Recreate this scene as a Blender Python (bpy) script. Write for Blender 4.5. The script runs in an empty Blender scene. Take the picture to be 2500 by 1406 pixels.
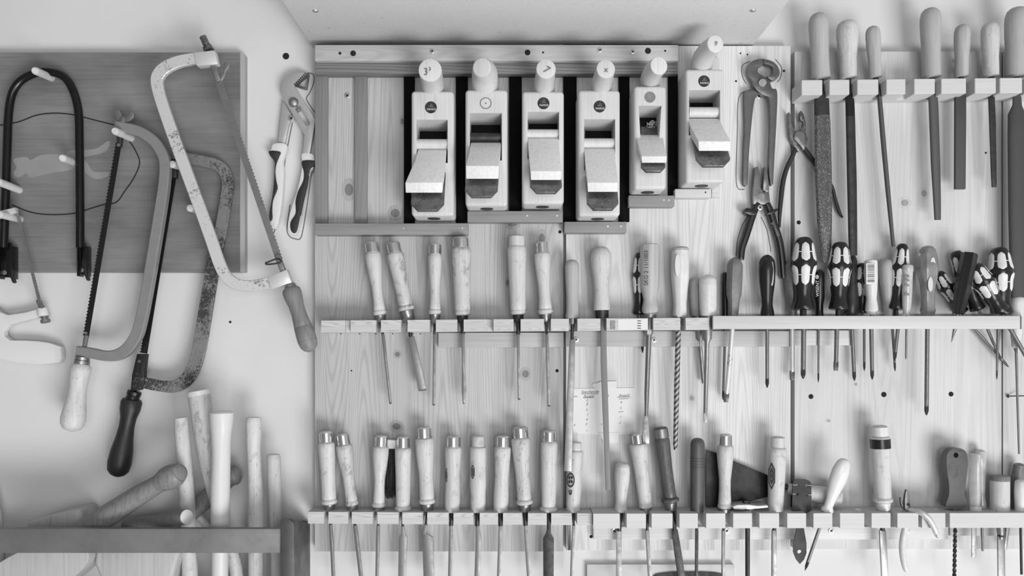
import bpy, bmesh, math, random
from mathutils import Vector, Matrix
from mathutils.geometry import tessellate_polygon
random.seed(7)
SC = bpy.context.scene
COL = SC.collection

# ------------------------------------------------------------------ camera, light, exposure
S = 0.0007            # metres per photo pixel on the wall plane
D = 1.45              # camera distance from the wall
VX, VY = 1246.0, 850.0  # photo pixel straight in front of the lens
cam = bpy.data.objects.new('camera', bpy.data.cameras.new('camera'))
COL.objects.link(cam)
cam.location = (0, -D, 0)
cam.rotation_euler = (math.pi/2, 0, 0)
cam.data.sensor_width = 36.0
cam.data.lens = 36.0*(D/S)/2500.0
cam.data.shift_x = (1250-VX)/2500.0
cam.data.shift_y = (VY-703)/2500.0
cam.data.clip_start = 0.01
SC.camera = cam

SC.view_settings.view_transform = 'Standard'
SC.view_settings.look = 'None'
SC.view_settings.gamma = 1.0
SC.view_settings.exposure = 0.0

world = bpy.data.worlds.new('workshop daylight'); SC.world = world
world.use_nodes = True
wn = world.node_tree; wn.nodes.clear()
w_out = wn.nodes.new('ShaderNodeOutputWorld'); w_bg = wn.nodes.new('ShaderNodeBackground')
w_geo = wn.nodes.new('ShaderNodeTexCoord'); w_sep = wn.nodes.new('ShaderNodeSeparateXYZ')
w_rmp = wn.nodes.new('ShaderNodeValToRGB'); w_mul = wn.nodes.new('ShaderNodeMath')
w_mul.operation = 'MULTIPLY_ADD'; w_mul.inputs[1].default_value = 0.5; w_mul.inputs[2].default_value = 0.5
wn.links.new(w_geo.outputs['Generated'], w_sep.inputs[0])
wn.links.new(w_sep.outputs['X'], w_mul.inputs[0])
wn.links.new(w_mul.outputs[0], w_rmp.inputs[0])
e = w_rmp.color_ramp.elements
e[0].position = 0.0; e[0].color = (.34, .34, .34, 1)
e[1].position = 1.0; e[1].color = (.95, .95, .95, 1)
wn.links.new(w_rmp.outputs[0], w_bg.inputs['Color'])
w_bg.inputs['Strength'].default_value = 0.52
wn.links.new(w_bg.outputs[0], w_out.inputs[0])

def area(name, loc, target, sx, sy, power):
    l = bpy.data.lights.new(name, 'AREA'); l.shape = 'RECTANGLE'; l.size = sx; l.size_y = sy; l.energy = power
    o = bpy.data.objects.new(name, l); COL.objects.link(o); o.location = loc
    o.rotation_euler = (Vector(target)-Vector(loc)).to_track_quat('-Z', 'Y').to_euler()
    return o
area('assumed_low_light', (2.5, -4.2, -3.1), (0, 0, 0.0), 2.6, 2.0, 262)  # assumed light from an unseen source, low at right, lighting the wall from below
area('front_fill', (0.6, -3.3, -0.2), (0, 0, 0.1), 1.6, 1.2, 30)  # unseen fill added at centre front to brighten the tool wall

# ------------------------------------------------------------------ pixel <-> metre
def P(px, py, d=0.0):
    k = S*(D-d)/D
    return Vector(((px-VX)*k, -d, (VY-py)*k))
def M(px, d=0.0):
    return px*S*(D-d)/D

# ------------------------------------------------------------------ materials
MATS = {}
def nd(nt, t, **kw):
    n = nt.nodes.new(t)
    for k, v in kw.items():
        if hasattr(n, k): setattr(n, k, v)
        else: n.inputs[k].default_value = v
    return n
def base_mat(name, rough=.5, metal=0.0, spec=.5):
    m = bpy.data.materials.new(name); m.use_nodes = True
    nt = m.node_tree; b = nt.nodes['Principled BSDF']
    b.inputs['Roughness'].default_value = rough; b.inputs['Metallic'].default_value = metal
    b.inputs['Specular IOR Level'].default_value = spec
    MATS[name] = m
    return m, nt, b
def ramp(nt, fac, stops):
    r = nt.nodes.new('ShaderNodeValToRGB'); els = r.color_ramp.elements
    while len(els) < len(stops): els.new(.5)
    for e_, (p, v) in zip(els, stops): e_.position = p; e_.color = (v, v, v, 1)
    nt.links.new(fac, r.inputs[0]); return r.outputs[0]
def mix(nt, a, b, fac, mode='MULTIPLY'):
    n = nt.nodes.new('ShaderNodeMix'); n.data_type = 'RGBA'; n.blend_type = mode
    for sock, v in ((n.inputs[6], a), (n.inputs[7], b), (n.inputs[0], fac)):
        if hasattr(v, 'is_linked'): nt.links.new(v, sock)
        elif isinstance(v, (int, float)) and sock.type == 'RGBA': sock.default_value = (v, v, v, 1)
        else: sock.default_value = v
    return n.outputs[2]
def coords(nt, scale, rnd=True):
    tc = nd(nt, 'ShaderNodeTexCoord'); mp = nd(nt, 'ShaderNodeMapping'); mp.inputs['Scale'].default_value = scale
    v = tc.outputs['Object']
    if rnd:
        oi = nd(nt, 'ShaderNodeObjectInfo'); add = nd(nt, 'ShaderNodeVectorMath', operation='ADD')
        mul = nd(nt, 'ShaderNodeVectorMath', operation='SCALE'); mul.inputs['Scale'].default_value = 7.3
        cmb = nd(nt, 'ShaderNodeCombineXYZ')
        for i in range(3): nt.links.new(oi.outputs['Random'], cmb.inputs[i])
        nt.links.new(cmb.outputs[0], mul.inputs[0])
        nt.links.new(v, add.inputs[0]); nt.links.new(mul.outputs[0], add.inputs[1]); v = add.outputs[0]
    nt.links.new(v, mp.inputs['Vector']); return mp.outputs[0]
def noise(nt, vec, scale=1, detail=4, rough=.55, dist=0):
    n = nd(nt, 'ShaderNodeTexNoise'); n.inputs['Scale'].default_value = scale; n.inputs['Detail'].default_value = detail
    n.inputs['Roughness'].default_value = rough; n.inputs['Distortion'].default_value = dist
    nt.links.new(vec, n.inputs['Vector']); return n.outputs['Fac']
def bump(nt, b, h, strength=.2, dist=.001):
    n = nd(nt, 'ShaderNodeBump'); n.inputs['Strength'].default_value = strength; n.inputs['Distance'].default_value = dist
    nt.links.new(h, n.inputs['Height']); nt.links.new(n.outputs[0], b.inputs['Normal'])
def plain(name, v, rough=.5, metal=0, spec=.5, var=.12, sc=60):
    m, nt, b = base_mat(name, rough, metal, spec)
    f = noise(nt, coords(nt, (sc, sc, sc)), 1, 5)
    nt.links.new(ramp(nt, f, [(.3, v*(1-var)), (.7, v*(1+var))]), b.inputs['Base Color'])
    return m
def wood(name, v, axis='z', fine=260, contrast=.16, ringc=.0, rscale=26, boards=0, rough=.55, stain=0, stainv=.25, blotch=.08):
    """streaks along one axis, optional growth-ring lines, glued-board tone steps and dirt stains"""
    m, nt, b = base_mat(name, rough, 0, .35)
    long_ = {'x': 0, 'y': 1, 'z': 2}[axis]
    s1 = [fine]*3; s1[long_] = fine*.03
    f = noise(nt, coords(nt, s1), 1, 5, .6)
    c = ramp(nt, f, [(.25, v*(1-contrast)), (.5, v), (.75, v*(1+contrast*.5))])
    if ringc:
        s2 = [rscale*.24]*3; s2[long_] = rscale*.011
        n_ = noise(nt, coords(nt, s2), 1, 1.5, .4)
        k_ = nd(nt, 'ShaderNodeMath', operation='MULTIPLY'); k_.inputs[1].default_value = 400; nt.links.new(n_, k_.inputs[0])
        w = nd(nt, 'ShaderNodeMath', operation='SINE'); nt.links.new(k_.outputs[0], w.inputs[0])
        w2 = nd(nt, 'ShaderNodeMath', operation='MULTIPLY_ADD'); w2.inputs[1].default_value = .5; w2.inputs[2].default_value = .5; nt.links.new(w.outputs[0], w2.inputs[0])
        c = mix(nt, c, ramp(nt, w2.outputs[0], [(.0, 1-ringc), (.45, 1), (1, 1)]), 1.0)
    if boards:
        tc = nd(nt, 'ShaderNodeTexCoord'); sp = nd(nt, 'ShaderNodeSeparateXYZ'); nt.links.new(tc.outputs['Object'], sp.inputs[0])
        mu = nd(nt, 'ShaderNodeMath', operation='DIVIDE'); mu.inputs[1].default_value = boards
        fl = nd(nt, 'ShaderNodeMath', operation='FLOOR'); wh = nd(nt, 'ShaderNodeTexWhiteNoise'); wh.noise_dimensions = '1D'
        nt.links.new(sp.outputs['X'], mu.inputs[0]); nt.links.new(mu.outputs[0], fl.inputs[0]); nt.links.new(fl.outputs[0], wh.inputs['W'])
        c = mix(nt, c, ramp(nt, wh.outputs['Value'], [(0, .88), (1, 1.0)]), 1.0)
    s3 = [14]*3; s3[long_] = 5
    c = mix(nt, c, ramp(nt, noise(nt, coords(nt, s3), 1, 3), [(.3, 1-blotch), (.7, 1)]), 1.0)
    if stain:
        g = noise(nt, coords(nt, (70, 70, 45)), 1, 6, .68, .6)
        c = mix(nt, c, stainv*v, ramp(nt, g, [(.64-stain*.2, 0), (.76-stain*.12, .85)]), 'MIX')
        sp_ = [380]*3; sp_[long_] = 120
        c = mix(nt, c, .35*v, ramp(nt, noise(nt, coords(nt, sp_), 1, 3, .6), [(.66-stain*.06, 0), (.74-stain*.06, .7)]), 'MIX')
    nt.links.new(c, b.inputs['Base Color'])
    bump(nt, b, f, .12, .0006)
    return m
def metal(name, v, rough=.35, met=.9, var=.25, sc=90, rust=0, rustv=.08):
    m, nt, b = base_mat(name, rough, met, .5)
    vec = coords(nt, (sc, sc, sc))
    f = noise(nt, vec, 1, 6, .65)
    c = ramp(nt, f, [(.3, v*(1-var)), (.7, v*(1+var*.4))])
    if rust:
        g = noise(nt, coords(nt, (260, 260, 260)), 1, 7, .75)
        h = noise(nt, coords(nt, (18, 18, 18)), 1, 3)
        hm = nd(nt, 'ShaderNodeMath', operation='MULTIPLY_ADD'); hm.inputs[1].default_value = .7; nt.links.new(h, hm.inputs[0]); nt.links.new(g, hm.inputs[2])
        c = mix(nt, c, rustv, ramp(nt, hm.outputs[0], [(.98-rust*.3, 0), (1.08-rust*.3, .9)]), 'MIX')
    nt.links.new(c, b.inputs['Base Color'])
    r = ramp(nt, f, [(.3, min(1, rough*1.3)), (.7, rough*.8)]); nt.links.new(r, b.inputs['Roughness'])
    return m

def wall_mat():
    m, nt, b = base_mat('painted plaster', .7, 0, .3)
    a = noise(nt, coords(nt, (5, 5, 5), False), 1, 4)
    c = ramp(nt, a, [(.3, .61), (.7, .66)])
    sp = noise(nt, coords(nt, (160, 160, 60), False), 1, 4, .7)
    c = mix(nt, c, ramp(nt, sp, [(.2, .86), (.34, 1)]), .6)
    nt.links.new(c, b.inputs['Base Color']); bump(nt, b, noise(nt, coords(nt, (120, 120, 120), False), 1, 5), .08, .001)
    return m
def chip_mat():
    m, nt, b = base_mat('chipboard', .75, 0, .25)
    a = noise(nt, coords(nt, (260, 160, 260)), 1, 5, .7)
    c = ramp(nt, a, [(.25, .50), (.4, .63), (.7, .67)])
    k = noise(nt, coords(nt, (90, 90, 90)), 1, 2, .5)
    c = mix(nt, c, ramp(nt, k, [(.22, .55), (.29, 1)]), 1.0)
    nt.links.new(c, b.inputs['Base Color']); return m
def rasp_mat(name, v, kind):
    m, nt, b = base_mat(name, .55, .55, .4)
    tc = nd(nt, 'ShaderNodeTexCoord'); mp = nd(nt, 'ShaderNodeMapping'); nt.links.new(tc.outputs['Object'], mp.inputs[0])
    if kind == 'teeth':
        mp.inputs['Scale'].default_value = (430, 430, 300); mp.inputs['Rotation'].default_value = (0, .35, 0)
        w = nd(nt, 'ShaderNodeTexVoronoi'); w.inputs['Scale'].default_value = 1.0; w.inputs['Randomness'].default_value = .5
        nt.links.new(mp.outputs[0], w.inputs['Vector']); h = w.outputs['Distance']
        c = ramp(nt, h, [(.1, v*2.3), (.3, v*1.2), (.55, v*.55)])
    else:
        mp.inputs['Rotation'].default_value = (0, .8 if kind == 'spiral' else .3, 0); mp.inputs['Scale'].default_value = (1, 1, 1)
        w = nd(nt, 'ShaderNodeTexWave'); w.bands_direction = 'Z'
        w.inputs['Scale'].default_value = {'spiral': 48, 'fine': 420, 'cross': 200}[kind]; w.inputs['Distortion'].default_value = .4
        nt.links.new(mp.outputs[0], w.inputs['Vector']); h = w.outputs['Fac']
        if kind == 'cross':
            mp2 = nd(nt, 'ShaderNodeMapping'); nt.links.new(tc.outputs['Object'], mp2.inputs[0]); mp2.inputs['Rotation'].default_value = (0, -.9, 0)
            w2 = nd(nt, 'ShaderNodeTexWave'); w2.bands_direction = 'Z'; w2.inputs['Scale'].default_value = 200; nt.links.new(mp2.outputs[0], w2.inputs['Vector'])
            mm = nd(nt, 'ShaderNodeMath', operation='MULTIPLY'); nt.links.new(h, mm.inputs[0]); nt.links.new(w2.outputs['Fac'], mm.inputs[1]); h = mm.outputs[0]
        k = {'spiral': (.35, 1.9), 'fine': (.88, 1.12), 'cross': (.72, 1.3)}[kind]
        c = ramp(nt, h, [(.2, v*k[0]), (.8, v*k[1])])
    nt.links.new(c, b.inputs['Base Color']); bump(nt, b, h, .2 if kind == 'fine' else .5, .0006)
    return m

wall_mat(); chip_mat()
wood('pine stained', .54, fine=300, contrast=.15, ringc=.17, rscale=42, boards=.098, rough=.5)
wood('pine', .71, fine=300, contrast=.13, ringc=.13, rscale=40, boards=.12, rough=.55)
wood('pine pale', .66, fine=300, contrast=.09, ringc=.08, rscale=38, boards=.14, rough=.55)
wood('knot wood', .19, fine=200, contrast=.4)
wood('knot rim', .38, fine=200, contrast=.25); wood('knot pale', .34, fine=200, contrast=.3); wood('knot rim pale', .56, fine=200, contrast=.2)
wood('brown strip', .23, fine=220, contrast=.2, ringc=.1)
wood('shaded strip', .006, fine=200, contrast=.4, rough=.9).node_tree.nodes['Principled BSDF'].inputs['Specular IOR Level'].default_value = .08  # dark-stained dividers, with the shade between the planes put into the colour
wood('ledge wood', .27, axis='x', fine=260, contrast=.2)
wood('ledge pale', .58, axis='x', fine=260, contrast=.12)
wood('rail wood', .48, axis='x', fine=260, contrast=.12, ringc=.12, rscale=50)
wood('rail dark', .22, axis='x', fine=200, contrast=.3, ringc=.35, rscale=40)
wood('plywood', .58, axis='x', fine=420, contrast=.14, ringc=.22, rscale=150)
wood('rack pine', .60, axis='x', fine=260, contrast=.08)
wood('batten', .46, axis='x', fine=240, contrast=.14)
wood('batten pale', .62, axis='x', fine=240, contrast=.12)
wood('beech', .62, fine=330, contrast=.14, rough=.42, blotch=.07)
wood('beech end', .75, axis='y', fine=220, contrast=.16, rough=.5)
wood('handle wood', .585, fine=300, contrast=.18, rough=.45, stain=.45, stainv=.6)
wood('handle soiled', .55, fine=300, contrast=.22, rough=.45, stain=.62, stainv=.34)
wood('handle grey', .44, fine=280, contrast=.15, rough=.42)
wood('handle mid', .21, fine=260, contrast=.35, rough=.45)
wood('handle dark', .022, fine=220, contrast=.5, rough=.45)
wood('handle brown', .10, fine=240, contrast=.4, rough=.35, stain=.3, stainv=2.0)
wood('handle cream', .64, fine=120, contrast=.04, rough=.3, blotch=.04)
wood('handle striped', .45, fine=120, contrast=.35, rough=.4)
wood('hammer wood', .50, fine=300, contrast=.18, rough=.45, stain=.3, stainv=.45)
wood('mallet wood', .46, axis='z', fine=240, contrast=.2, rough=.55)
wood('dark board', .23, axis='x', fine=260, contrast=.2, rough=.42, blotch=.42)
wood('board edge', .34, fine=200, contrast=.2)
plain('throat shade iron', .010, .7, spec=.15); plain('charcoal', .012, .8); plain('faded paint', .27, .6, var=.1, sc=30)
plain('peg wood', .60, .5, var=.08)
plain('pencil', .14, .8); plain('dark hole', .01, .9)
plain('black plastic', .012, .25, spec=.6); plain('black rubber', .02, .5)
plain('pad plastic', .68, .3, var=.05); plain('grey plastic', .17, .35, var=.15, sc=200); plain('pale plastic', .62, .3, var=.08, sc=200)
plain('taupe plastic', .40, .35, var=.12); plain('gunmetal plastic', .085, .4)
plain('ivory plastic', .68, .25, var=.03); plain('cream plastic', .66, .3, var=.05)
plain('clear amber', .34, .12, spec=.9, var=.25, sc=40); plain('clear white', .72, .1, spec=.9, var=.12, sc=90)
for n_ in ('clear amber', 'clear white'): MATS[n_].node_tree.nodes['Principled BSDF'].inputs['Transmission Weight'].default_value = .35
plain('brown plastic', .035, .3, var=.3)
plain('paper', .70, .8, var=.03, sc=12); plain('ink', .12, .9); plain('sticker dark', .025, .3, var=.5, sc=60)
plain('sticker grey', .26, .35, metal=.3); plain('white print', .85, .5, var=.02); plain('tape', .62, .35, var=.1)
plain('frame grey', .21, .38, var=.06); plain('bristle', .02, .9, var=.6, sc=200); plain('shavings', .5, .8)
plain('white paint', .70, .6, var=.02, sc=8)
metal('chrome', .78, .16, 1.0, .1); metal('steel', .34, .34, .85, .25); metal('steel pale', .27, .42, .7, .15)
metal('shaft steel', .23, .42, .75, .2); metal('dark steel', .055, .45, .6, .4); metal('black steel', .012, .3, .25, .4)
metal('tang steel', .06, .4, .7, .4); metal('jaw steel', .24, .36, .8, .4, rust=.25); metal('pincer steel', .17, .35, .75, .3)
metal('brushed steel', .28, .42, .75, .3); metal('worn silver', .70, .42, .4, .10, rust=.09, rustv=.2)
metal('rusty frame', .26, .5, .5, .3, rust=.62, rustv=.035); metal('tube black', .008, .2, .3, .3, rust=.0)
metal('rack iron', .21, .5, .4, .3, 14); metal('bracket iron', .13, .45, .6, .4, 20)
metal('rusty plate', .022, .5, .35, .5, rust=.1, rustv=.09); metal('screw steel', .6, .35, .8, .2); metal('plate steel', .03, .4, .6, .5, 40)
metal('plier nickel', .44, .36, .35, .05); metal('trowel steel', .02, .45, .45, .6, 30)
rasp_mat('rasp teeth', .16, 'teeth'); rasp_mat('rat tail', .22, 'spiral'); rasp_mat('file fine', .11, 'fine'); rasp_mat('file pale', .26, 'cross'); rasp_mat('file mid', .10, 'cross')

# ------------------------------------------------------------------ mesh builder
FW = Vector((0, -1, 0))    # towards the viewer's side of the room
class MB:
    def __init__(s): s.v = []; s.f = []; s.m = []; s.cur = 0
    def face(s, idx): s.f.append(tuple(idx)); s.m.append(s.cur)
    def ring_loft(s, rings, closed_ends=True):
        n = len(rings[0]); b = len(s.v)
        for r in rings: s.v += [Vector(p) for p in r]
        for i in range(len(rings)-1):
            for j in range(n):
                k = (j+1) % n
                s.face((b+i*n+j, b+i*n+k, b+(i+1)*n+k, b+(i+1)*n+j))
        if closed_ends:
            s.face([b+j for j in range(n)][::-1]); e_ = b+(len(rings)-1)*n
            s.face([e_+j for j in range(n)])
        return s
    def lathe(s, a, b, prof, seg=24, flat=None, squash=1.0, groove=0, spin=0.0):
        """prof: (t, r metres) from a (t=0) to b (t=1); flat = polygonal section count; groove = flute depth share"""
        a = Vector(a); b = Vector(b); ax = (b-a).normalized(); L = b-a
        u = ax.cross(FW)
        if u.length < 1e-4: u = Vector((1, 0, 0))
        u.normalize(); w = u.cross(ax).normalized()
        rings = []
        for t, r in prof:
            c = a+L*t; ring = []
            for j in range(seg):
                th = 2*math.pi*j/seg+spin; rr = max(r, 1e-5)
                if flat:
                    q = (th % (2*math.pi/flat))-math.pi/flat; rr *= .35+.65*math.cos(math.pi/flat)/math.cos(q)
                if groove: rr *= 1-groove*(.5+.5*math.cos(th*6))
                ring.append(c+u*math.cos(th)*rr+w*math.sin(th)*rr*squash)
            rings.append(ring)
        return s.ring_loft(rings)
    def tube(s, pts, rad, seg=14):
        """round sweep; rad a number or a list"""
        pts = [Vector(p) for p in pts]; n = len(pts)
        if not isinstance(rad, (list, tuple)): rad = [rad]*n
        rings = []; u = None
        for i, p in enumerate(pts):
            t = (pts[min(i+1, n-1)]-pts[max(i-1, 0)]).normalized()
            if u is None:
                u = t.cross(FW)
                if u.length < .05: u = t.cross(Vector((0, 0, 1)))
                u.normalize()
            else: u = (u-t*u.dot(t)).normalized()
            w = t.cross(u)
            rings.append([p+u*math.cos(2*math.pi*j/seg)*rad[i]+w*math.sin(2*math.pi*j/seg)*rad[i] for j in range(seg)])
        return s.ring_loft(rings)
    def band(s, pts, width, thick, rnd=0.0):
        """flat bar along pts lying in a plane facing the viewer: width across, thick towards the viewer"""
        pts = [Vector(p) for p in pts]; n = len(pts)
        W = width if isinstance(width, (list, tuple)) else [width]*n
        T = thick if isinstance(thick, (list, tuple)) else [thick]*n
        rings = []
        for i, p in enumerate(pts):
            t = (pts[min(i+1, n-1)]-pts[max(i-1, 0)]).normalized()
            u = t.cross(FW).normalized(); w = u.cross(t).normalized(); a, h = W[i]/2, T[i]/2; c = min(a, h)*rnd
            if c > 0:
                q = [(a-c, -h), (a, -h+c), (a, h-c), (a-c, h), (-a+c, h), (-a, h-c), (-a, -h+c), (-a+c, -h)]
            else: q = [(a, -h), (a, h), (-a, h), (-a, -h)]
            rings.append([p+u*x+w*y for x, y in q])
        return s.ring_loft(rings)
    def plate(s, pts, d, th, holes=(), chamfer=0.0):
        """outline in photo pixels at front distance d, extruded th back towards the wall"""
        outs = [[P(x, y, d) for x, y in pts]]+[[P(x, y, d) for x, y in h] for h in holes]
        tris = tessellate_polygon(outs); flat = [p for o in outs for p in o]; n = len(flat); b = len(s.v)
        off = Vector((0, th, 0))
        s.v += flat+[p+off for p in flat]
        for t in tris:
            nrm = (flat[t[1]]-flat[t[0]]).cross(flat[t[2]]-flat[t[0]])
            t = t if nrm.y < 0 else t[::-1]
            s.face([b+i for i in t]); s.face([b+n+i for i in t[::-1]])
        k = 0
        for o in outs:
            for i in range(len(o)):
                j = (i+1) % len(o); s.face((b+k+i, b+k+j, b+n+k+j, b+n+k+i))
            k += len(o)
        return s
    def hexa(s, c):
        b = len(s.v); s.v += [Vector(p) for p in c]
        for f in ((0, 1, 2, 3), (7, 6, 5, 4), (0, 4, 5, 1), (1, 5, 6, 2), (2, 6, 7, 3), (3, 7, 4, 0)): s.face([b+i for i in f])
        return s
    def box(s, x0, y0, x1, y1, d, th):
        a, c = P(x0, y0, d), P(x1, y1, d); o = Vector((0, th, 0))
        f = [Vector((a.x, a.y, a.z)), Vector((c.x, a.y, a.z)), Vector((c.x, a.y, c.z)), Vector((a.x, a.y, c.z))]
        return s.hexa(f+[p+o for p in f])
    def disc(s, x, y, r, d, th=.0006, seg=20, ry=None):
        return s.plate([(x+r*math.cos(2*math.pi*i/seg), y+(ry or r)*math.sin(2*math.pi*i/seg)) for i in range(seg)], d, th)
    def top_board(s, outline, holes, zt, h):
        """board seen from above: outline of (x, d) in metres, zt(x) its top height, h its thickness"""
        outs = [[Vector((x, -d, zt(x))) for x, d in o] for o in [outline]+list(holes)]
        tris = tessellate_polygon([[Vector((p.x, p.y, 0)) for p in o] for o in outs]); flat = [p for o in outs for p in o]; n = len(flat); b = len(s.v)
        s.v += flat+[p-Vector((0, 0, h)) for p in flat]
        for t in tris:
            nrm = (flat[t[1]]-flat[t[0]]).cross(flat[t[2]]-flat[t[0]])
            t = t if nrm.z > 0 else t[::-1]
            s.face([b+i for i in t]); s.face([b+n+i for i in t[::-1]])
        k = 0
        for o in outs:
            for i in range(len(o)):
                j = (i+1) % len(o); s.face((b+k+i, b+k+j, b+n+k+j, b+n+k+i))
            k += len(o)
        return s

def to_obj(name, mb, mats, origin, parent=None, bev=0.0, seg=2, smooth=38):
    me = bpy.data.meshes.new(name)
    o0 = Vector(origin)
    me.from_pydata([p-o0 for p in mb.v], [], mb.f)
    for i, k in enumerate(mb.m): me.polygons[i].material_index = k
    bm = bmesh.new(); bm.from_mesh(me)
    bmesh.ops.remove_doubles(bm, verts=bm.verts, dist=2e-6)
    bmesh.ops.recalc_face_normals(bm, faces=bm.faces)
    if bev > 0:
        es = [e_ for e_ in bm.edges if len(e_.link_faces) == 2 and e_.calc_face_angle(0) > math.radians(28)]
        bmesh.ops.bevel(bm, geom=es, offset=bev, segments=seg, profile=.5, affect='EDGES', clamp_overlap=True)
    bm.to_mesh(me); bm.free()
    for mn in ([mats] if isinstance(mats, str) else mats): me.materials.append(MATS[mn])
    me.shade_smooth(); me.set_sharp_from_angle(angle=math.radians(smooth))
    o = bpy.data.objects.new(name, me); COL.objects.link(o)
    if parent: o.parent = parent
    else: o.location = o0
    return o
class Thing:
    def __init__(s, name, label, cat, base, group=None, kind=None):
        s.o = bpy.data.objects.new(name, None); COL.objects.link(s.o); s.o.empty_display_size = .02
        s.base = Vector(base); s.o.location = s.base
        tag(s.o, label, cat, group, kind)
    def part(s, name, mb, mat, parent=None, label=None, **kw):
        o = to_obj(name, mb, mat, s.base, parent or s.o, **kw)
        if label: o['label'] = label
        return o
def tag(o, label, cat, group=None, kind=None):
    o['label'] = label; o['category'] = cat
    if group: o['group'] = group
    if kind: o['kind'] = kind
def solo(name, label, cat, base, mb, mat, group=None, kind=None, **kw):
    o = to_obj(name, mb, mat, base, None, **kw); tag(o, label, cat, group, kind); return o
def text_mb(txt, px, py, d, size_px, rot=0.0, shear=0.0, center=True, sx=1.0):
    """lettering as flat mesh at a photo pixel"""
    cu = bpy.data.curves.new('lettering', 'FONT'); cu.body = txt; cu.size = 1; cu.shear = shear; cu.resolution_u = 3
    cu.align_x = 'CENTER' if center else 'LEFT'; cu.align_y = 'CENTER'
    tmp = bpy.data.objects.new('lettering', cu); COL.objects.link(tmp)
    dg = bpy.context.evaluated_depsgraph_get(); me = bpy.data.meshes.new_from_object(tmp.evaluated_get(dg))
    mb = MB(); o = P(px, py, d); k = M(size_px, d); c, s_ = math.cos(rot), math.sin(rot)
    for v in me.vertices:
        x, y = v.co.x*sx, v.co.y
        mb.v.append(o+Vector((x*c-y*s_, 0, x*s_+y*c))*k)
    for p in me.polygons: mb.face(list(p.vertices))
    bpy.data.objects.remove(tmp); bpy.data.curves.remove(cu); bpy.data.meshes.remove(me)
    return mb
def curve_pts(pts, n=6, closed=False):
    """smooth a list of tuples (Catmull-Rom)"""
    out = []; L = len(pts)
    rng = range(L if closed else L-1)
    for i in rng:
        g = lambda j: pts[j % L] if closed else pts[max(0, min(L-1, j))]
        p0, p1, p2, p3 = g(i-1), g(i), g(i+1), g(i+2)
        for k in range(n):
            t = k/n
            out.append(tuple(.5*((2*b)+(-a+c)*t+(2*a-5*b+4*c-d_)*t*t+(-a+3*b-3*c+d_)*t**3) for a, b, c, d_ in zip(p0, p1, p2, p3)))
    if not closed: out.append(pts[-1])
    return out
def round_poly(pts, r, n=4):
    out = []; L = len(pts)
    for i in range(L):
        a, b, c = Vector(pts[i-1]), Vector(pts[i]), Vector(pts[(i+1) % L])
        u, v = (a-b), (c-b); q = min(r, u.length*.45, v.length*.45)
        p0, p1 = b+u.normalized()*q, b+v.normalized()*q
        for k in range(n+1):
            t = k/n; out.append(tuple(p0*(1-t)**2+b*2*t*(1-t)+p1*t*t))
    return out
def screw(T, x, y, d, r=8, mat='screw steel', parent=None, cross=True):
    m = MB(); m.disc(x, y, r, d+.0016, .0016, 16)
    o = T.part('screw', m, [mat], parent, bev=.0004)
    if cross:
        c = MB(); w = r*.62; h = r*.15; a = .6
        for q in (a, a+math.pi/2):
            cs, sn = math.cos(q), math.sin(q)
            c.plate([(x+cs*u-sn*v, y+sn*u+cs*v) for u, v in ((-w, -h), (w, -h), (w, h), (-w, h))], d+.0018, .0003)
        T.part('screw_slot', c, 'dark hole', o)
    return o
def hole(T, x, y, d, r=6, ry=None, rim=None, parent=None):
    m = MB(); m.disc(x, y, r, d+.0003, .0003, 16, ry)
    return T.part('drilled_hole', m, 'dark hole', parent)

# ------------------------------------------------------------------ setting
mb = MB(); mb.hexa([(-3, 0, 2), (3, 0, 2), (3, 0, -2), (-3, 0, -2), (-3, .1, 2), (3, .1, 2), (3, .1, -2), (-3, .1, -2)])
wall = solo('wall_back', 'white painted plaster wall carrying all the tool boards', 'wall', (0, 0, 0), mb, 'painted plaster', kind='structure')
for x, y, r in ((698, 137, 8), (562, 786, 3), (2460, 1085, 3)):
    mb = MB(); mb.disc(x, y, r, .0004, .0004); to_obj('drilled_hole', mb, 'dark hole', (0, 0, 0), wall)
# pencil outlines drawn round the pliers on the wall
for pts in (((714, 300), (706, 340), (695, 400), (691, 470), (684, 520), (670, 565), (664, 572)),
            ((752, 178), (765, 182), (766, 200), (757, 225), (748, 240), (756, 256), (769, 275)),
            ((708, 500), (702, 545), (701, 565), (708, 578), (720, 583), (733, 583), (740, 560), (749, 505), (760, 430), (767, 418))):
    mb = MB(); mb.tube([P(x, y, .0004) for x, y in curve_pts(pts, 4)], .0008, 6)
    to_obj('pencil_outline', mb, 'pencil', (0, 0, 0), wall)

BD = .020   # front of the pine boards
def board(label, x0, x1, y0, y1, mat, knots=(), name='pine_board', d=BD):
    pale = 'pale' in mat or mat == 'pine'
    T = Thing(name, label, 'board', P((x0+x1)/2, y1, 0), None)
    m = MB(); m.box(x0, y0, x1, y1, d, d-.0005)
    for x, y, rx, ry in knots:
        m.cur = 2; m.disc(x, y, rx*1.75, d+.0002, .0002, 22, ry*1.9)
        m.cur = 1; m.disc(x, y, rx, d+.0004, .0004, 18, ry)
    T.part('panel', m, [mat, 'knot pale' if pale else 'knot wood', 'knot rim pale' if pale else 'knot rim'])
    return T
BA = board('dark stained pine board behind the chisels, edged by the left wall', 769, 1375, 109, 1346, 'pine stained',
           [(852, 463, 10, 15), (965, 520, 11, 10), (968, 1041, 10, 8), (1283, 913, 8, 9), (1323, 582, 8, 12), (1251, 546, 12, 7), (1239, 690, 4, 7), (970, 865, 6, 6), (982, 296, 4, 8)])
BB = board('pine board of middle tone behind the pincers and pale screwdrivers', 1382, 1930, 112, 1343, 'pine',
           [(1689, 972, 5, 6)])
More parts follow.
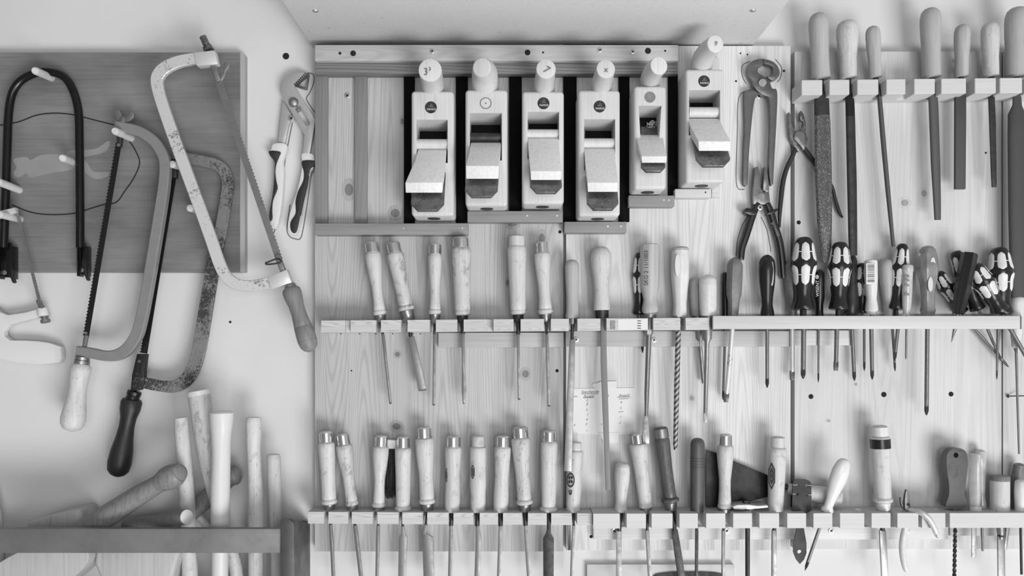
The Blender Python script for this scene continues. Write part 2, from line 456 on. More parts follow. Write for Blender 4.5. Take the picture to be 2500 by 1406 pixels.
BC = board('palest pine board behind the hanging files', 1940, 2445, 126, 1340, 'pine pale',
           [(2209, 495, 9, 8), (2256, 472, 7, 8), (2023, 1027, 5, 4), (2328, 148, 4, 4), (2089, 938, 4, 4)])
BE = board('narrow pale pine board behind the big rasp at the far end', 2449, 2620, 126, 1340, 'pine pale')
for x, y, r in ((1367, 566, 4), (1360, 905, 4), (1443, 1310, 4), (858, 905, 2)): hole(BA if x < 1380 else BB, x, y, BD, r)
for x, y, r in ((1980, 968, 6), (2158, 963, 6.5), (2322, 962, 6), (1950, 543, 5), (2407, 373, 2.5)): hole(BC, x, y, BD, r)
for x, y, r in ((1797, 198, 2.5), (1914, 173, 3), (1808, 130, 2), (1825, 133, 2)): hole(BB, x, y, BD, r)
screw(BA, 848, 233, BD, 7)
for x0, x1, y0, y1, mat in ((769, 800, 181, 545, 'brown strip'), (866, 896, 181, 545, 'brown strip'), (986, 1012, 181, 545, 'shaded strip'),
                            (1113, 1142, 181, 543, 'shaded strip'), (1243, 1274, 181, 515, 'shaded strip')):
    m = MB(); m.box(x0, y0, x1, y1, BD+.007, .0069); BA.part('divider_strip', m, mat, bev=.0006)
for x0, x1, y0, y1, mat in ((1376, 1408, 181, 541, 'shaded strip'), (1511, 1537, 181, 541, 'shaded strip'), (1632, 1655, 181, 476, 'shaded strip'),):
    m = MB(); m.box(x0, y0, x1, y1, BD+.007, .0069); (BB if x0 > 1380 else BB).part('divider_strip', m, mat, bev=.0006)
m = MB(); m.box(1738, 140, 1757, 482, BD+.008, .0079); BB.part('divider_strip', m, 'ledge pale', bev=.0006)
for T, x0, x1, y0, y1, mat in ((BA, 768, 1143, 545, 573, 'ledge wood'), (BA, 1141, 1374, 515, 542, 'ledge wood'), (BB, 1378, 1530, 541, 568, 'ledge wood'),
                               (BB, 1535, 1647, 477, 504, 'ledge wood'), (BB, 1648, 1737, 461, 482, 'ledge pale')):
    m = MB(); m.box(x0, y0, x1, y1, BD+.022, .0219); o = T.part('plane_ledge', m, mat, bev=.0012)
    for x in ((x0+x1)//2+30, x1-14):
        q = MB(); q.disc(x, (y0+y1)/2-2, 2.2, BD+.0224, .0004, 10); T.part('nail_head', q, 'screw steel', o)

T = Thing('top_rail', 'long planed wooden rail under the shelf, above the row of planes', 'rail', P(1212, 180, BD))
m = MB(); m.box(768, 109, 1657, 149, .050, .0298); T.part('front_bar', m, 'rail wood', bev=.002)
m = MB(); m.box(769, 150, 1655, 180, .042, .0218); T.part('lower_bar', m, 'rail dark', bev=.0012)
for x, y, r in ((862, 130, 7), (830, 130, 3.5), (1288, 128, 7), (1326, 128, 2.5), (1582, 124, 7.5), (1624, 124, 2.5)): hole(T, x, y, .050, r)
for x, y in ((1055, 125), (1465, 122), (1545, 126)): screw(T, x, y, .050, 6)

# shelf overhead: underside seen, from the wall forward past the top of the picture
zs = P(0, 107, BD).z
xa = P(765, 105, .0).x; xb = P(1842, 122, .022).x
m = MB(); m.hexa([(xa, -.34, zs), (xb, -.34, zs), (xb, -.34, zs+.019), (xa, -.34, zs+.019), (xa, -.0005, zs), (xb, -.0005, zs), (xb, -.0005, zs+.019), (xa, -.0005, zs+.019)])
T = Thing('shelf', 'grey chipboard shelf overhead, seen from below above the planes', 'shelf', ((xa+xb)/2, -.17, zs))
T.part('shelf_board', m, 'chipboard', bev=.0008)
for sx, sd in ((770, 15), (1838, 14)):
    m = MB(); k = .0035
    # screws driven up into the underside
    d = D*(1-(VY-105)/(VY-sd))+.004
    c = P(sx, sd, d); c.z = zs
    m.lathe(c+Vector((0, 0, -.0016)), c+Vector((0, 0, .001)), [(0, .0038), (.5, .0046), (1, .0046)], 14); T.part('screw', m, 'screw steel')

# dark plywood board on the left with pegs, chalked outline and faded silhouette
PB = .018
T = Thing('peg_board', 'dark stained plywood board on the left wall with pegs for the bow saws', 'board', P(260, 664, 0))
m = MB(); m.box(-140, 128, 586, 664, PB, PB-.0005); T.part('panel', m, 'dark board')
m = MB(); m.hexa([P(586.3, 128, PB), P(598, 134, PB-.004), P(598, 664, PB-.004), P(586.3, 664, PB)]+[P(586.3, 128, PB)+Vector((0, PB-.0005, 0)), P(598, 134, PB-.004)+Vector((0, PB-.0045, 0)), P(598, 664, PB-.004)+Vector((0, PB-.0045, 0)), P(586.3, 664, PB)+Vector((0, PB-.0005, 0))])
T.part('edge_strip', m, 'board edge')
z = .4978
fig = [(65, 780), (130, 770), (150, 785), (200, 760), (270, 755), (320, 762), (335, 740), (420, 735), (480, 725), (530, 690), (538, 712), (510, 748), (430, 766), (402, 775), (430, 800), (460, 842), (530, 842), (525, 866), (470, 878), (420, 850), (385, 818), (330, 837), (240, 850), (150, 872), (130, 850), (90, 870), (65, 852), (80, 820)]
m = MB(); m.plate([(x*z, y*z) for x, y in curve_pts(fig, 3, True)], PB+.0003, .0003); T.part('faded_silhouette', m, 'faded paint')
for ln in (((-40, 625), (0, 614), (90, 598), (180, 565), (270, 555), (360, 563), (450, 585), (565, 614)),
           ((610, 665), (640, 700), (665, 740), (685, 800), (655, 875), (610, 940), (570, 992), (500, 1005), (415, 1032), (350, 1048), (240, 1052), (150, 1040), (60, 1005))):
    m = MB(); m.tube([P(x*z, y*z, PB+.0002) for x, y in curve_pts(ln, 4)], .0010, 6); T.part('charcoal_line', m, 'charcoal')
for (bx, by), (tx, ty) in (((128, 191), (84, 172)), ((322, 338), (279, 319)), ((186, 398), (151, 385)), ((50, 465), (-6, 443)), ((52, 536), (-4, 522)), ((445, 408), (420, 401)), ((478, 513), (464, 508))):
    ln = .062 if bx < 400 else .034
    m = MB(); a = P(bx, by, PB-.004); b = P(tx, ty, PB+ln); r = .0062
    m.lathe(b, a, [(0, r*.7), (.03, r*.95), (.06, r), (1, r)], 16); T.part('peg', m, 'peg wood')

# ------------------------------------------------------------------ notched tool racks
def rack(name, label, x0, x1, yl, yr, hl, d0, d1, notches=(), holes=(), mat='plywood', ndepth=.036, batten=None, bmat='batten'):
    T = Thing(name, label, 'tool rack', P((x0+x1)/2, (yl+yr)/2+hl, BD))
    X = lambda px: P(px, 0, d1).x
    xa, xb = X(x0), X(x1); za, zb = P(0, yl, d1).z, P(0, yr, d1).z
    zt = lambda x: za+(zb-za)*(x-xa)/(xb-xa)
    out = [(xa, d0), (xb, d0), (xb, d1)]
    for n in sorted(notches, reverse=True):
        a, b = X(n[0]), X(n[1]); dp = n[2] if len(n) > 2 else ndepth; sk = n[3] if len(n) > 3 else 0.0; c = min(.0022, (b-a)*.22)
        q = d1-dp
        out += [(b, d1), (b+sk, q+c), (b+sk-c, q), (a+sk+c, q), (a+sk, q+c), (a, d1)]
    out += [(xa, d1)]
    hs = []
    for px, d, r in holes:
        cx = P(px, 0, d).x; hs.append([(cx+r*math.cos(2*math.pi*i/16), d+r*math.sin(2*math.pi*i/16)) for i in range(16)])
    m = MB(); m.top_board(out, hs, zt, M(hl, d1)); T.part('notched_board', m, mat, bev=.0009, seg=1, smooth=30)
    if batten:
        for (a, b, y0, y1, bm_) in batten:
            m = MB(); m.box(a, y0, b, y1, d0+.013, .0129); T.part('batten', m, bm_, bev=.0008)
    return T
R0, R1 = BD+.0003, .066
RM = rack('tool_rack', 'long slotted rack through the middle, chisels at one end, screwdrivers at the other', 784, 1741, 782.5, 775.5, 29.5, R0, R1,
     [(843, 856, .010), (918, 930), (979, 995), (1049, 1064), (1116, 1132), (1189, 1205, .012), (1254, 1271), (1328, 1345), (1389, 1410), (1466, 1481), (1582, 1595), (1661, 1674), (1731, 1740)],
     batten=[(1070, 1376, 812, 848, 'batten'), (1381, 1931, 808, 846, 'batten'), (1939, 2084, 806, 843, 'batten pale')])
m = MB(); m.box(1741, 771, 2491, 803, .0755, .008); RM.part('front_strip', m, 'rack pine', bev=.0008)
m = MB(); m.box(1741, 772, 2491, 803, .026, .0057); RM.part('rear_strip', m, 'rack pine')
m = MB(); m.box(1741.5, 774, 1752, 803, .0674, .0414); RM.part('end_block', m, 'rack pine')
m = MB(); m.box(2494, 772, 2506, 803, .0674, .0414); RM.part('end_block', m, 'rack pine')
m = MB(); m.plate([(1509, 779), (1581, 778), (1581, 804), (1509, 806)], R1+.0004, .0004); lab = RM.part('price_sticker', m, 'paper', label='worn printed sticker')
for i in range(9):
    m = MB(); x = 1490+i*2.6 if i < 5 else 1556; y = 782+(0 if i < 5 else (i-5)*6)
    m.plate([(x, y), (x+(1.0 if i < 5 else 9), y), (x+(1.0 if i < 5 else 9), y+(22 if i < 5 else 2.5)), (x, y+(22 if i < 5 else 2.5))], R1+.0006, .0003); RM.part('print_mark', m, 'pencil', lab)
for x, y in ((1597, 830), (1407, 829)): screw(RM, x, y, R0+.013, 6.5)
for x in range(6): hole(RM, (832, 878, 918, 959, 1026, 1008)[x], 815 if x < 6 else 0, BD, 1.5)

RL = rack('tool_rack', 'plywood slotted rack at the bottom holding the row of wooden chisels beside the iron bracket', 752, 1446, 1249.5, 1253.5, 28.5, R0, .067,
     [(791, 802), (850, 859), (910, 921), (973, 982), (1032, 1043), (1095, 1107), (1156, 1171), (1216, 1228), (1275, 1289), (1335, 1346), (1396, 1409)])
RR = rack('tool_rack', 'pale slotted rack at the bottom, from the stub-handled chisel to the spiral gimlet', 1448.5, 2620, 1254, 1252, 36, R0, .077,
     [(1513, 1530), (1577, 1591), (1642, 1659), (1704, 1724), (1771, 1790), (1836, 1854), (1902, 1922), (1968, 1986), (2032, 2051), (2110, 2128), (2174, 2191), (2242, 2251), (2308, 2319)],
     holes=[(2335, .048, .005), (2380, .05, .0105), (2441, .05, .011), (2482, .044, .006), (2493, .058, .0045)], mat='rack pine', ndepth=.040,
     batten=[(1449, 2316, 1286, 1317, 'batten pale'), (2319, 2620, 1282, 1308, 'batten')])
for x in (1500, 1775, 2030, 2214): screw(RR, x, 1296, R0+.013, 7)
RU = rack('tool_rack', 'short notched rack near the top right with files hanging from it', 1957, 2620, 195, 188, 37, R0, .070,
     [(2008, 2025, .034), (2074, 2093, .034), (2145, 2164, .034), (2211, 2232, .034), (2283, 2298, .034), (2359, 2380, .034), (2432, 2441, .034), (2496, 2508, .034)], mat='rack pine')

# ------------------------------------------------------------------ wooden bench planes
def plane(label, x0, x1, y0, y1, th, tyb, wedge_y, wx, we, iron, horn, stick, mark=None, bar=None, dark_bar=False, ye=None, bx=None):
    """x0..x1,y0..y1 body as seen from the front; th = throat top corners; we = wedge end face; horn = base, mid, tip"""
    df, db = .086, BD+.0092
    T = Thing('hand_plane', label, 'hand plane', P((x0+x1)/2, y1, db), 'wooden hand planes in a row under the shelf')
    def C(x, y, d): return P(x, y, d)
    O = [C(x0, y0, df), C(x1, y0, df), C(x1, y1, df), C(x0, y1, df)]
    tx0, tx1, ty0, bx0, bx1 = th
    H = [C(tx0, ty0, df), C(tx1, ty0, df), C(bx1, tyb, df), C(bx0, tyb, df)]
    dh = .031
    Hb = [Vector((p.x, -dh, p.z)) for p in H]
    Hb[0].z = Hb[1].z = H[0].z-(df-dh)*.10
    B = [Vector((p.x, -db, p.z)) for p in O]
    m = MB(); m.v = O+H+Hb+B
    for i in range(4):
        j = (i+1) % 4
        m.face((i, j, 4+j, 4+i)); m.face((4+i, 4+j, 8+j, 8+i)); m.face((i, j, 12+j, 12+i))
    m.face((8, 9, 10, 11)); m.face((12, 13, 14, 15))
    me = bpy.data.meshes.new('body'); me.from_pydata([p-T.base for p in m.v], [], m.f)
    bm = bmesh.new(); bm.from_mesh(me); bm.verts.ensure_lookup_table(); bmesh.ops.recalc_face_normals(bm, faces=bm.faces)
    es = [e_ for e_ in bm.edges if sorted((e_.verts[0].index, e_.verts[1].index)) in ([0, 1], [1, 2], [2, 3], [0, 3], [0, 12], [1, 13], [2, 14], [3, 15])]
    bmesh.ops.bevel(bm, geom=es, offset=.0058, segments=4, profile=.5, affect='EDGES', clamp_overlap=True)
    bm.to_mesh(me); bm.free(); me.materials.append(MATS['beech']); me.shade_smooth(); me.set_sharp_from_angle(angle=math.radians(35))
    body = bpy.data.objects.new('body', me); COL.objects.link(body); body.parent = T.o
    # wedge: slides out of the throat, downward and towards the viewer
    de = .128; ex0, ex1, ey0, ey1 = we; w0, w1 = wx
    top = [C(w0, wedge_y, .0835), C(w1, wedge_y, .0835)]
    mid0, mid1 = C(w0+(ex0-w0)*.25, wedge_y+(ey0-wedge_y)*.33, .099), C(w1+(ex1-w1)*.25, wedge_y+(ey0-wedge_y)*.33, .099)
    en = [C(ex0, ey0, de), C(ex1, ey0, de)]; el = [C(ex0+1, ey1, de-.007), C(ex1-1, ey1, de-.007)]
    inn = [C(w0+2, wedge_y+9, .060), C(w1-2, wedge_y+9, .060)]
    m = MB()
    rings = [[inn[0], inn[1], top[1]+Vector((0, .022, .004)), top[0]+Vector((0, .022, .004))]]
    lowmid = [mid0+(el[0]-en[0])*.9+Vector((0, .004, -.001)), mid1+(el[1]-en[1])*.9+Vector((0, .004, -.001))]
    rings = [[top[0]+Vector((0, .026, .012)), top[1]+Vector((0, .026, .012)), top[1]+Vector((0, .0262, .0100)), top[0]+Vector((0, .0262, .0100))],
             [top[0], top[1], top[1]+(el[1]-en[1])*.75, top[0]+(el[0]-en[0])*.75],
             [mid0, mid1, lowmid[1], lowmid[0]], [en[0], en[1], el[1], el[0]]]
    m.ring_loft(rings); T.part('wedge', m, 'beech end', bev=.0022, seg=3)
    # double iron under the wedge with clipped corners
    ix0, ix1, iy = iron; ch = (ix1-ix0)*.2; a = ey1-14
    def I(x, y): return C(x, y, (de-.0115)+(y-ey1)*.00028)
    up = C(bx0+1.5, tyb-36, .056), C(bx1-1.5, tyb-36, .056)
    f = [up[0], up[1], I(ix1, iy-ch*1.05), I(ix1-ch, iy), I(ix0+ch, iy), I(ix0, iy-ch*1.05)]
    o = Vector((0, .0032, -.0030)); m = MB(); m.v = f+[p+o for p in f]
    m.face(range(6)); m.face(range(11, 5, -1))
    for i in range(6): m.face((i, (i+1) % 6, 6+(i+1) % 6, 6+i))
    T.part('iron', m, 'jaw steel', bev=.0004)
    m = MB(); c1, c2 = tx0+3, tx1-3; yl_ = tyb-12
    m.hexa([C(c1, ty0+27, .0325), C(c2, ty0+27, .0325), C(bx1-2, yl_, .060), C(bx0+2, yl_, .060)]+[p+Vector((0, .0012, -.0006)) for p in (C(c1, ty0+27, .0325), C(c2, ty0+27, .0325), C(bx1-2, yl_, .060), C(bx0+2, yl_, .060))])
    T.part('chip_breaker_shade', m, 'throat shade iron')  # chip breaker plate coloured near-black to paint the shade inside the throat
    # crossbar
    if bar:
        m = MB(); yy = (bar[0]+bar[1])/2
        m.lathe(C(tx0-1, yy, .074), C(tx1+1, yy, .074), [(0, M((bar[1]-bar[0])*.52)), (1, M((bar[1]-bar[0])*.52))], 18)
        T.part('crossbar', m, 'dark steel' if dark_bar else 'beech')
    # horn
    (hx, hy, hr), mids, (gx, gy, gr), tilt = horn
    pts = [P(hx, hy+4, .050)]+[P(*q[:3]) for q in mids]+[P(gx, gy, .142)]
    rad = [M(hr, .05)]+[M(q[3], q[2]) for q in mids]+[M(gr, .142)]
    cp = curve_pts([tuple(p)+(r,) for p, r in zip(pts, rad)], 6)
    last = Vector(cp[-1][:3]); m = MB(); rings = []; n = len(cp)
    for i, q in enumerate(cp):
        c = Vector(q[:3]); t = (Vector(cp[min(i+1, n-1)][:3])-Vector(cp[max(i-1, 0)][:3])).normalized()
        fin = (FW+Vector(tilt)).normalized(); k = max(0, (i/(n-1))-.55)/.45; t = t.lerp(fin, k).normalized()
        u = t.cross(Vector((0, 0, 1))) if abs(t.z) < .8 else t.cross(FW); u = Vector((1, 0, 0))-t*t.x; u.normalize(); w = t.cross(u)
        rings.append([c+(u*math.cos(2*math.pi*j/24)+w*math.sin(2*math.pi*j/24))*q[3] for j in range(24)])
    m.ring_loft(rings); h = T.part('horn', m, 'beech', bev=.0016)
    if mark:
        mk, dx, dy, sz, rot = mark; t = text_mb(mk, gx+dx, gy+dy, .1435, sz, rot, .2); T.part('pencilled_mark', t, 'ink', h)
    # maker's disc
    sx, sy, sr, kind = stick
    m = MB(); m.disc(sx, sy, sr, df+.0005, .0008, 28)
    s_ = T.part('maker_disc', m, {'dark': 'sticker dark', 'grey': 'sticker grey', 'button': 'beech'}[kind], label={'dark': 'round dark maker\'s disc', 'grey': 'embossed grey metal disc', 'button': 'turned wooden button'}[kind])
    if kind == 'dark':
        T.part('lettering', text_mb('FAMOS', sx+1, sy+sr*.35, df+.0008, sr*.47, 0, 0, True, 1.0), 'white print', s_)
        m = MB(); m.plate([(sx-sr*.45, sy), (sx+sr*.1, sy-sr*.75), (sx+sr*.5, sy)], df+.0008, .0002); T.part('emblem', m, 'gunmetal plastic', s_)
    elif kind == 'grey':
        for q in (.86, .55):
            m = MB(); m.tube([P(sx+sr*q*math.cos(t*.3142), sy+sr*q*.9*math.sin(t*.3142), df+.0006) for t in range(21)], .0005, 6); T.part('embossed_ring', m, 'sticker grey', s_)
    else:
        m = MB(); m.tube([P(sx+sr*math.cos(t*.2513), sy+sr*math.sin(t*.2513), df+.0002) for t in range(26)], .0009, 6); T.part('button_groove', m, 'handle mid', s_)
        m = MB(); m.disc(sx, sy, 1.5, df+.0008, .0003, 10); T.part('button_centre', m, 'dark hole', s_)
    # strike button in the heel
    c = P((x0+x1)/2, y1, df); c.y = -.060; m = MB(); m.lathe(c+Vector((0, 0, -.0012)), c+Vector((0, 0, .001)), [(0, .0105), (1, .0105)], 20)
    T.part('strike_button', m, 'handle dark')
    return T
plane('first plane from the left, marked 3 on its horn, wedge tilted far left', 1004, 1108, 221, 527, (1017, 1093, 292, 1017, 1093), 398, 367, (1020, 1090), (989, 1081, 446, 471), (1003, 1084, 512),
      ((1056, 228, 31), [(1056, 207, .078, 28), (1053, 186, .11, 28)], (1050, 171, 28.5), (0, 0, .02)), (1052, 262, 14.5, 'dark'), ('3³', -8, 4, 24, .2), (341, 366))
plane('second plane from the left, with a wooden button disc and dark iron crossbar', 1136, 1239, 218, 503, (1147, 1225, 276, 1147, 1225), 392, 351, (1149, 1223), (1137, 1218, 405, 437), (1135, 1215, 479),
      ((1184, 226, 33), [(1184, 205, .075, 32), (1183, 178, .105, 31)], (1176, 164, 23), (-.28, 0, -.05)), (1186, 252, 13, 'button'), None, (326, 346), True)
plane('third plane from the left, its horn end pencilled with a 7', 1275, 1377, 222, 498, (1288, 1365, 273, 1288, 1365), 388, 339, (1288, 1365), (1295, 1371, 418, 440), (1294, 1372, 469),
      ((1328, 228, 27), [(1328, 210, .075, 25), (1331, 186, .11, 24)], (1333, 168, 24), (0, 0, .02)), (1327, 252, 14.5, 'dark'), ('7', 0, 2, 26, -.5), (317, 339))
plane('fourth plane from the left, its horn end pencilled with a small x', 1412, 1514, 219, 528, (1426, 1502, 291, 1426, 1502), 415, 364, (1426, 1501), (1434, 1509, 446, 469), (1433, 1510, 510),
      ((1468, 227, 27), [(1468, 208, .075, 25), (1474, 186, .11, 24)], (1479, 168, 23), (.06, 0, .02)), (1464, 260, 14.5, 'dark'), ('x', 0, 2, 20, 0), (339, 363))
plane('narrow plane fifth in the row, with shavings in its mouth and a plain leaning horn', 1548, 1627, 209, 462, (1559, 1615, 258, 1564, 1609), 345, 334, (1554, 1619), (1566, 1628, 382, 398), (1565, 1625, 417),
      ((1588, 214, 24), [(1588, 192, .075, 24), (1597, 172, .11, 24)], (1609, 160, 22.5), (.25, 0, -.02)), (1587, 237, 13.5, 'grey'), None, None)
plane('last plane of the row, hung highest, its horn leaning right against the shelf', 1674, 1769, 168, 446, (1682, 1758, 220, 1682, 1758), 330, 292, (1680, 1758), (1705, 1784, 345, 369), (1699, 1783, 404),
      ((1711, 178, 27), [(1713, 152, .075, 26), (1727, 125, .11, 24)], (1747, 107, 21.5), (.22, 0, -.02)), (1719, 198, 14, 'dark'), ('9', 0, 0, 16, 0), (263, 287))
T_ = MB()
rng = random.Random(3)
for i in range(14):
    a = rng.uniform(0, 6.28); q = []
    cx, cy = 1590+rng.uniform(-7, 8), 303+rng.uniform(-7, 6)
    for k in range(10): q.append(P(cx+math.cos(a+k*.5)*(3+k*.35), cy+math.sin(a+k*.5)*(2.4+k*.3), .060+rng.uniform(0, .004)))
    T_.tube(q, .0004, 5)
solo('wood_shavings', 'curly wood shavings stuck in the mouth of the narrow plane', 'shavings', P(1590, 312, .05), T_, 'shavings', kind='stuff')

# ------------------------------------------------------------------ chisels
def turned(T, name, top, bot, d0, d1, prof, mat, parent=None, label=None, seg=24, bev=0, **kw):
    """turned part between two photo points; prof = (distance in px from the top, radius px)"""
    a, b = P(top[0], top[1], d0), P(bot[0], bot[1], d1); L = math.hypot(bot[0]-top[0], bot[1]-top[1])
    m = MB(); m.lathe(a, b, [(q/L, M(r, (d0+d1)/2)) for q, r in prof], seg, **kw)
    return T.part(name, m, mat, parent, label, bev=bev)
def strip(T, name, pts, th, mat, d, parent=None, label=None, bev=.0005, d1=None):
    """flat blade: (x, y, width px) down its length"""
    n = len(pts); dd = [d+(0 if d1 is None else (d1-d)*i/(n-1)) for i in range(n)]
    m = MB(); m.band([P(x, y, q) for (x, y, w), q in zip(pts, dd)], [M(w, d) for _, _, w in pts], th)
    return T.part(name, m, mat, parent, label, bev=bev)
def rod(T, name, pts, mat, d, parent=None, label=None, d1=None, seg=12):
    n = len(pts); dd = [d+(0 if d1 is None else (d1-d)*i/(n-1)) for i in range(n)]
    m = MB(); m.tube([P(x, y, q) for (x, y, r), q in zip(pts, dd)], [M(r, d) for _, _, r in pts], seg)
    return T.part(name, m, mat, parent, label)
def lerp2(a, b, t): return (a[0]+(b[0]-a[0])*t, a[1]+(b[1]-a[1])*t)

def chisel(label, top, bot, ring, R, blade, th=.003, kind='waist', bead=0, ferr=0, ringm='chrome', hm='handle wood', bm='shaft steel', ferrm='steel', d=.046, ringh=27, group='wooden chisels', cat='chisel', neck=None, name='wood_chisel', dd=0.0):
    """R = (top r, waist r, bottom r); bead radius; ferr = (length px, r)"""
    T = Thing(name, label, cat, P(bot[0], bot[1], d), group)
    L = math.hypot(bot[0]-top[0], bot[1]-top[1]); rt, rw, rb = R
    h0 = ringh if ring else 4
    pr = []
    if ring: pr += [(0, ring*.55), (1.5, ring*.82), (4, ring*.93), (h0, ring*.93), (h0+1.5, rt*.9), (h0+5, rt)]
    else: pr += [(0, rt*.3), (2, rt*.6), (6, rt*.84), (12, rt*.97)]
    e = L-(15 if bead else 4)
    if kind == 'waist': pr += [(h0+(e-h0)*t, r) for t, r in ((.12, rt), (.2, rt*.97), (.35, rt*.6+rw*.4), (.6, rw), (.78, rw), (.92, rw*.4+rb*.6))]
    elif kind == 'bulge': pr += [(h0+(e-h0)*t, r) for t, r in ((.1, rt*.98), (.25, rw*.5+rt*.5), (.45, rw), (.6, rw*1.02), (.75, rb*1.06), (.88, rb*1.08))]
    elif kind == 'knob': pr += [(L*t, r) for t, r in ((.1, rt*.92), (.2, rt), (.35, rt*.97), (.55, rw*.6+rt*.4), (.75, rw), (.9, rw*.6+rb*.4))]
    else: pr += [(h0+(e-h0)*t, r) for t, r in ((.1, rt), (.5, rw), (.9, rb))]
    pr += [(e, rb)]
    if bead: pr += [(e+1, rb*.96), (e+3, bead*.92), (e+7, bead), (e+11, bead*.95), (e+14, bead*.72), (L, bead*.6)]
    else: pr += [(L-1.5, rb*.97), (L, rb*.8)]
    h = turned(T, 'handle', top, bot, d+dd, d, pr, hm)
    if ring and ringm:
        turned(T, 'striking_ring', top, bot, d+dd, d, [(4.5, ring*.9), (4.6, ring), (h0-.8, ring*1.02), (h0-.6, ring*.9)], ringm, h)
    q = bot
    if ferr:
        q = lerp2(top, bot, (L+ferr[0])/L)
        turned(T, 'ferrule', lerp2(top, bot, (L-1)/L), q, d, d, [(0, ferr[1]*1.0), (ferr[0]*.85, ferr[1]*.9), (ferr[0]+1, ferr[1]*.7)], ferrm)
    if blade:
        nr = neck or max(3.2, blade[0][2]*.42)
        if blade[0][1]-q[1] > 3: rod(T, 'tang', [(q[0], q[1]-2, nr*1.15), ((q[0]+blade[0][0])/2, (q[1]+blade[0][1])/2, nr), (blade[0][0], blade[0][1]+2, nr*.95)], 'tang steel', d)
        x, y, w = blade[-1]; x1, y1, w1 = blade[-2]; L2 = math.hypot(x-x1, y-y1)
        bl = [P(px, py, d) for px, py, _ in blade]; ws = [M(b[2], d) for b in blade]; ts = [th*(1.35-.35*i/max(1, len(blade)-1)) for i in range(len(blade))]
        bl.append(P(x+(x-x1)/L2*4, y+(y-y1)/L2*4, d-th*.4)); ws.append(ws[-1]); ts.append(th*.12)
        m = MB(); m.band(bl, ws, ts); T.part('blade', m, bm, bev=.0004)
    return T
g1 = 'chisels in the middle rack'; g2 = 'chisels in the bottom rack'
# middle rack
chisel('leftmost chisel of the middle rack, waisted pale handle leaning right', (907, 590), (928, 771), 17, (19.5, 12.8, 15), [(935, 816, 6), (944, 900, 6), (953, 982, 5.5)], .006, bead=17, ferr=(16, 14), group=g1, hm='handle wood')
chisel('thick soiled chisel leaning hard right, broad pale blade in the middle rack', (958, 591), (993, 760), 18, (21, 17.5, 17), [(1003, 822, 17), (1018, 888, 18), (1031, 950, 19)], .0045, 'straight', bead=20.5, ferr=(26, 17.5), group=g1, hm='handle soiled', bm='steel pale', neck=5)
chisel('slimmest waisted chisel of the middle rack with a thin straight blade', (1062, 594), (1062, 769), 15.5, (17, 12.3, 14), [(1060, 815, 5), (1059, 986, 6)], .005, bead=16.5, ferr=(20, 13), group=g1)
chisel('tall chisel with brown thumb stains and a tapering gouge in the middle rack', (1125, 578), (1129, 771), 20.5, (24, 21, 19.5), [(1130, 814, 8), (1131, 890, 6), (1133, 955, 11), (1132, 982, 4)], .007, 'straight', bead=20.5, ferr=(17, 14), ferrm='tang steel', group=g1, hm='handle soiled', neck=5.5)
chisel('big chisel with a bare wooden striking end in the middle rack', (1261, 574), (1265, 769), 21, (23.3, 21, 19.5), [(1265, 816, 7), (1267, 972, 6)], .006, 'straight', bead=19.5, ferr=(18, 13.5), ferrm='tang steel', ringm=None, group=g1, neck=5)
chisel('waisted chisel beside the dark board gap in the middle rack', (1322, 590), (1332, 768), 16, (20, 14.5, 16.5), [(1335, 816, 7), (1338, 900, 9), (1340, 988, 7)], .005, bead=19.5, ferr=(18, 14), group=g1)
# bottom rack
chisel('first chisel at the iron bracket end of the bottom rack, straight handle', (796, 1052), (804, 1232), 16.5, (20.5, 18, 17.5), [(807, 1280, 7), (811, 1340, 8), (815, 1430, 8)], .005, 'straight', bead=20.5, ferr=(17, 13.6), group=g2)
chisel('second chisel of the bottom rack, waisted handle leaning right', (836, 1058), (860, 1236), 16, (20, 13.6, 15), [(867, 1282, 8), (875, 1350, 9), (884, 1430, 9)], .005, bead=17, ferr=(14, 13.6), group=g2, hm='handle soiled')
chisel('waisted chisel with a narrow blade just before the black brush', (931, 1062), (924, 1240), 16.5, (19.7, 13, 15), [(923, 1282, 7), (922, 1340, 8), (920, 1430, 7)], .005, bead=17, ferr=(10, 15), group=g2)
chisel('straight faceted chisel just right of the black brush, spade-shouldered blade', (984, 1065), (984, 1248), 16, (20, 18.5, 17.5), [(983, 1284, 7), (984, 1302, 10), (984, 1312, 20), (981, 1430, 18)], .004, 'straight', bead=21, group=g2, bm='steel pale')
chisel('tall chisel with chrome ring and wide double-faced blade, by the brush', (1035, 1042), (1043, 1231), 17.5, (23, 17.5, 18), [(1040, 1280, 8), (1034, 1302, 12), (1044, 1312, 26), (1048, 1430, 26)], .004, bead=21, ferr=(17, 16), group=g2)
chisel('beadless chisel with finger notch and dark-marked ring in the bottom rack', (1107, 1063), (1104, 1250), 18, (21, 17.5, 18), [(1101, 1282, 8), (1100, 1340, 9), (1098, 1430, 9)], .005, 'bulge', group=g2, neck=5.5)
chisel('beadless chisel with bare wooden end and emblem at its edge', (1167, 1063), (1167, 1250), 16.5, (20.6, 20, 17.5), [(1165, 1282, 8), (1168, 1315, 13), (1164, 1430, 13)], .0045, 'bulge', ringm=None, group=g2, neck=6)
chisel('beadless notched chisel touching the stained tall chisel', (1228, 1063), (1222, 1250), 17.5, (20.6, 17, 17.5), [(1222, 1282, 9), (1220, 1340, 9), (1217, 1430, 9)], .005, 'bulge', group=g2, neck=6)
chisel('tall chisel with dark greasy stains, leaning right in the bottom rack', (1269, 1041), (1281, 1233), 19, (23, 18, 17.5), [(1283, 1282, 9), (1288, 1350, 11), (1293, 1430, 10)], .005, bead=21, ferr=(16, 15.5), group=g2, hm='handle soiled', neck=5.5)
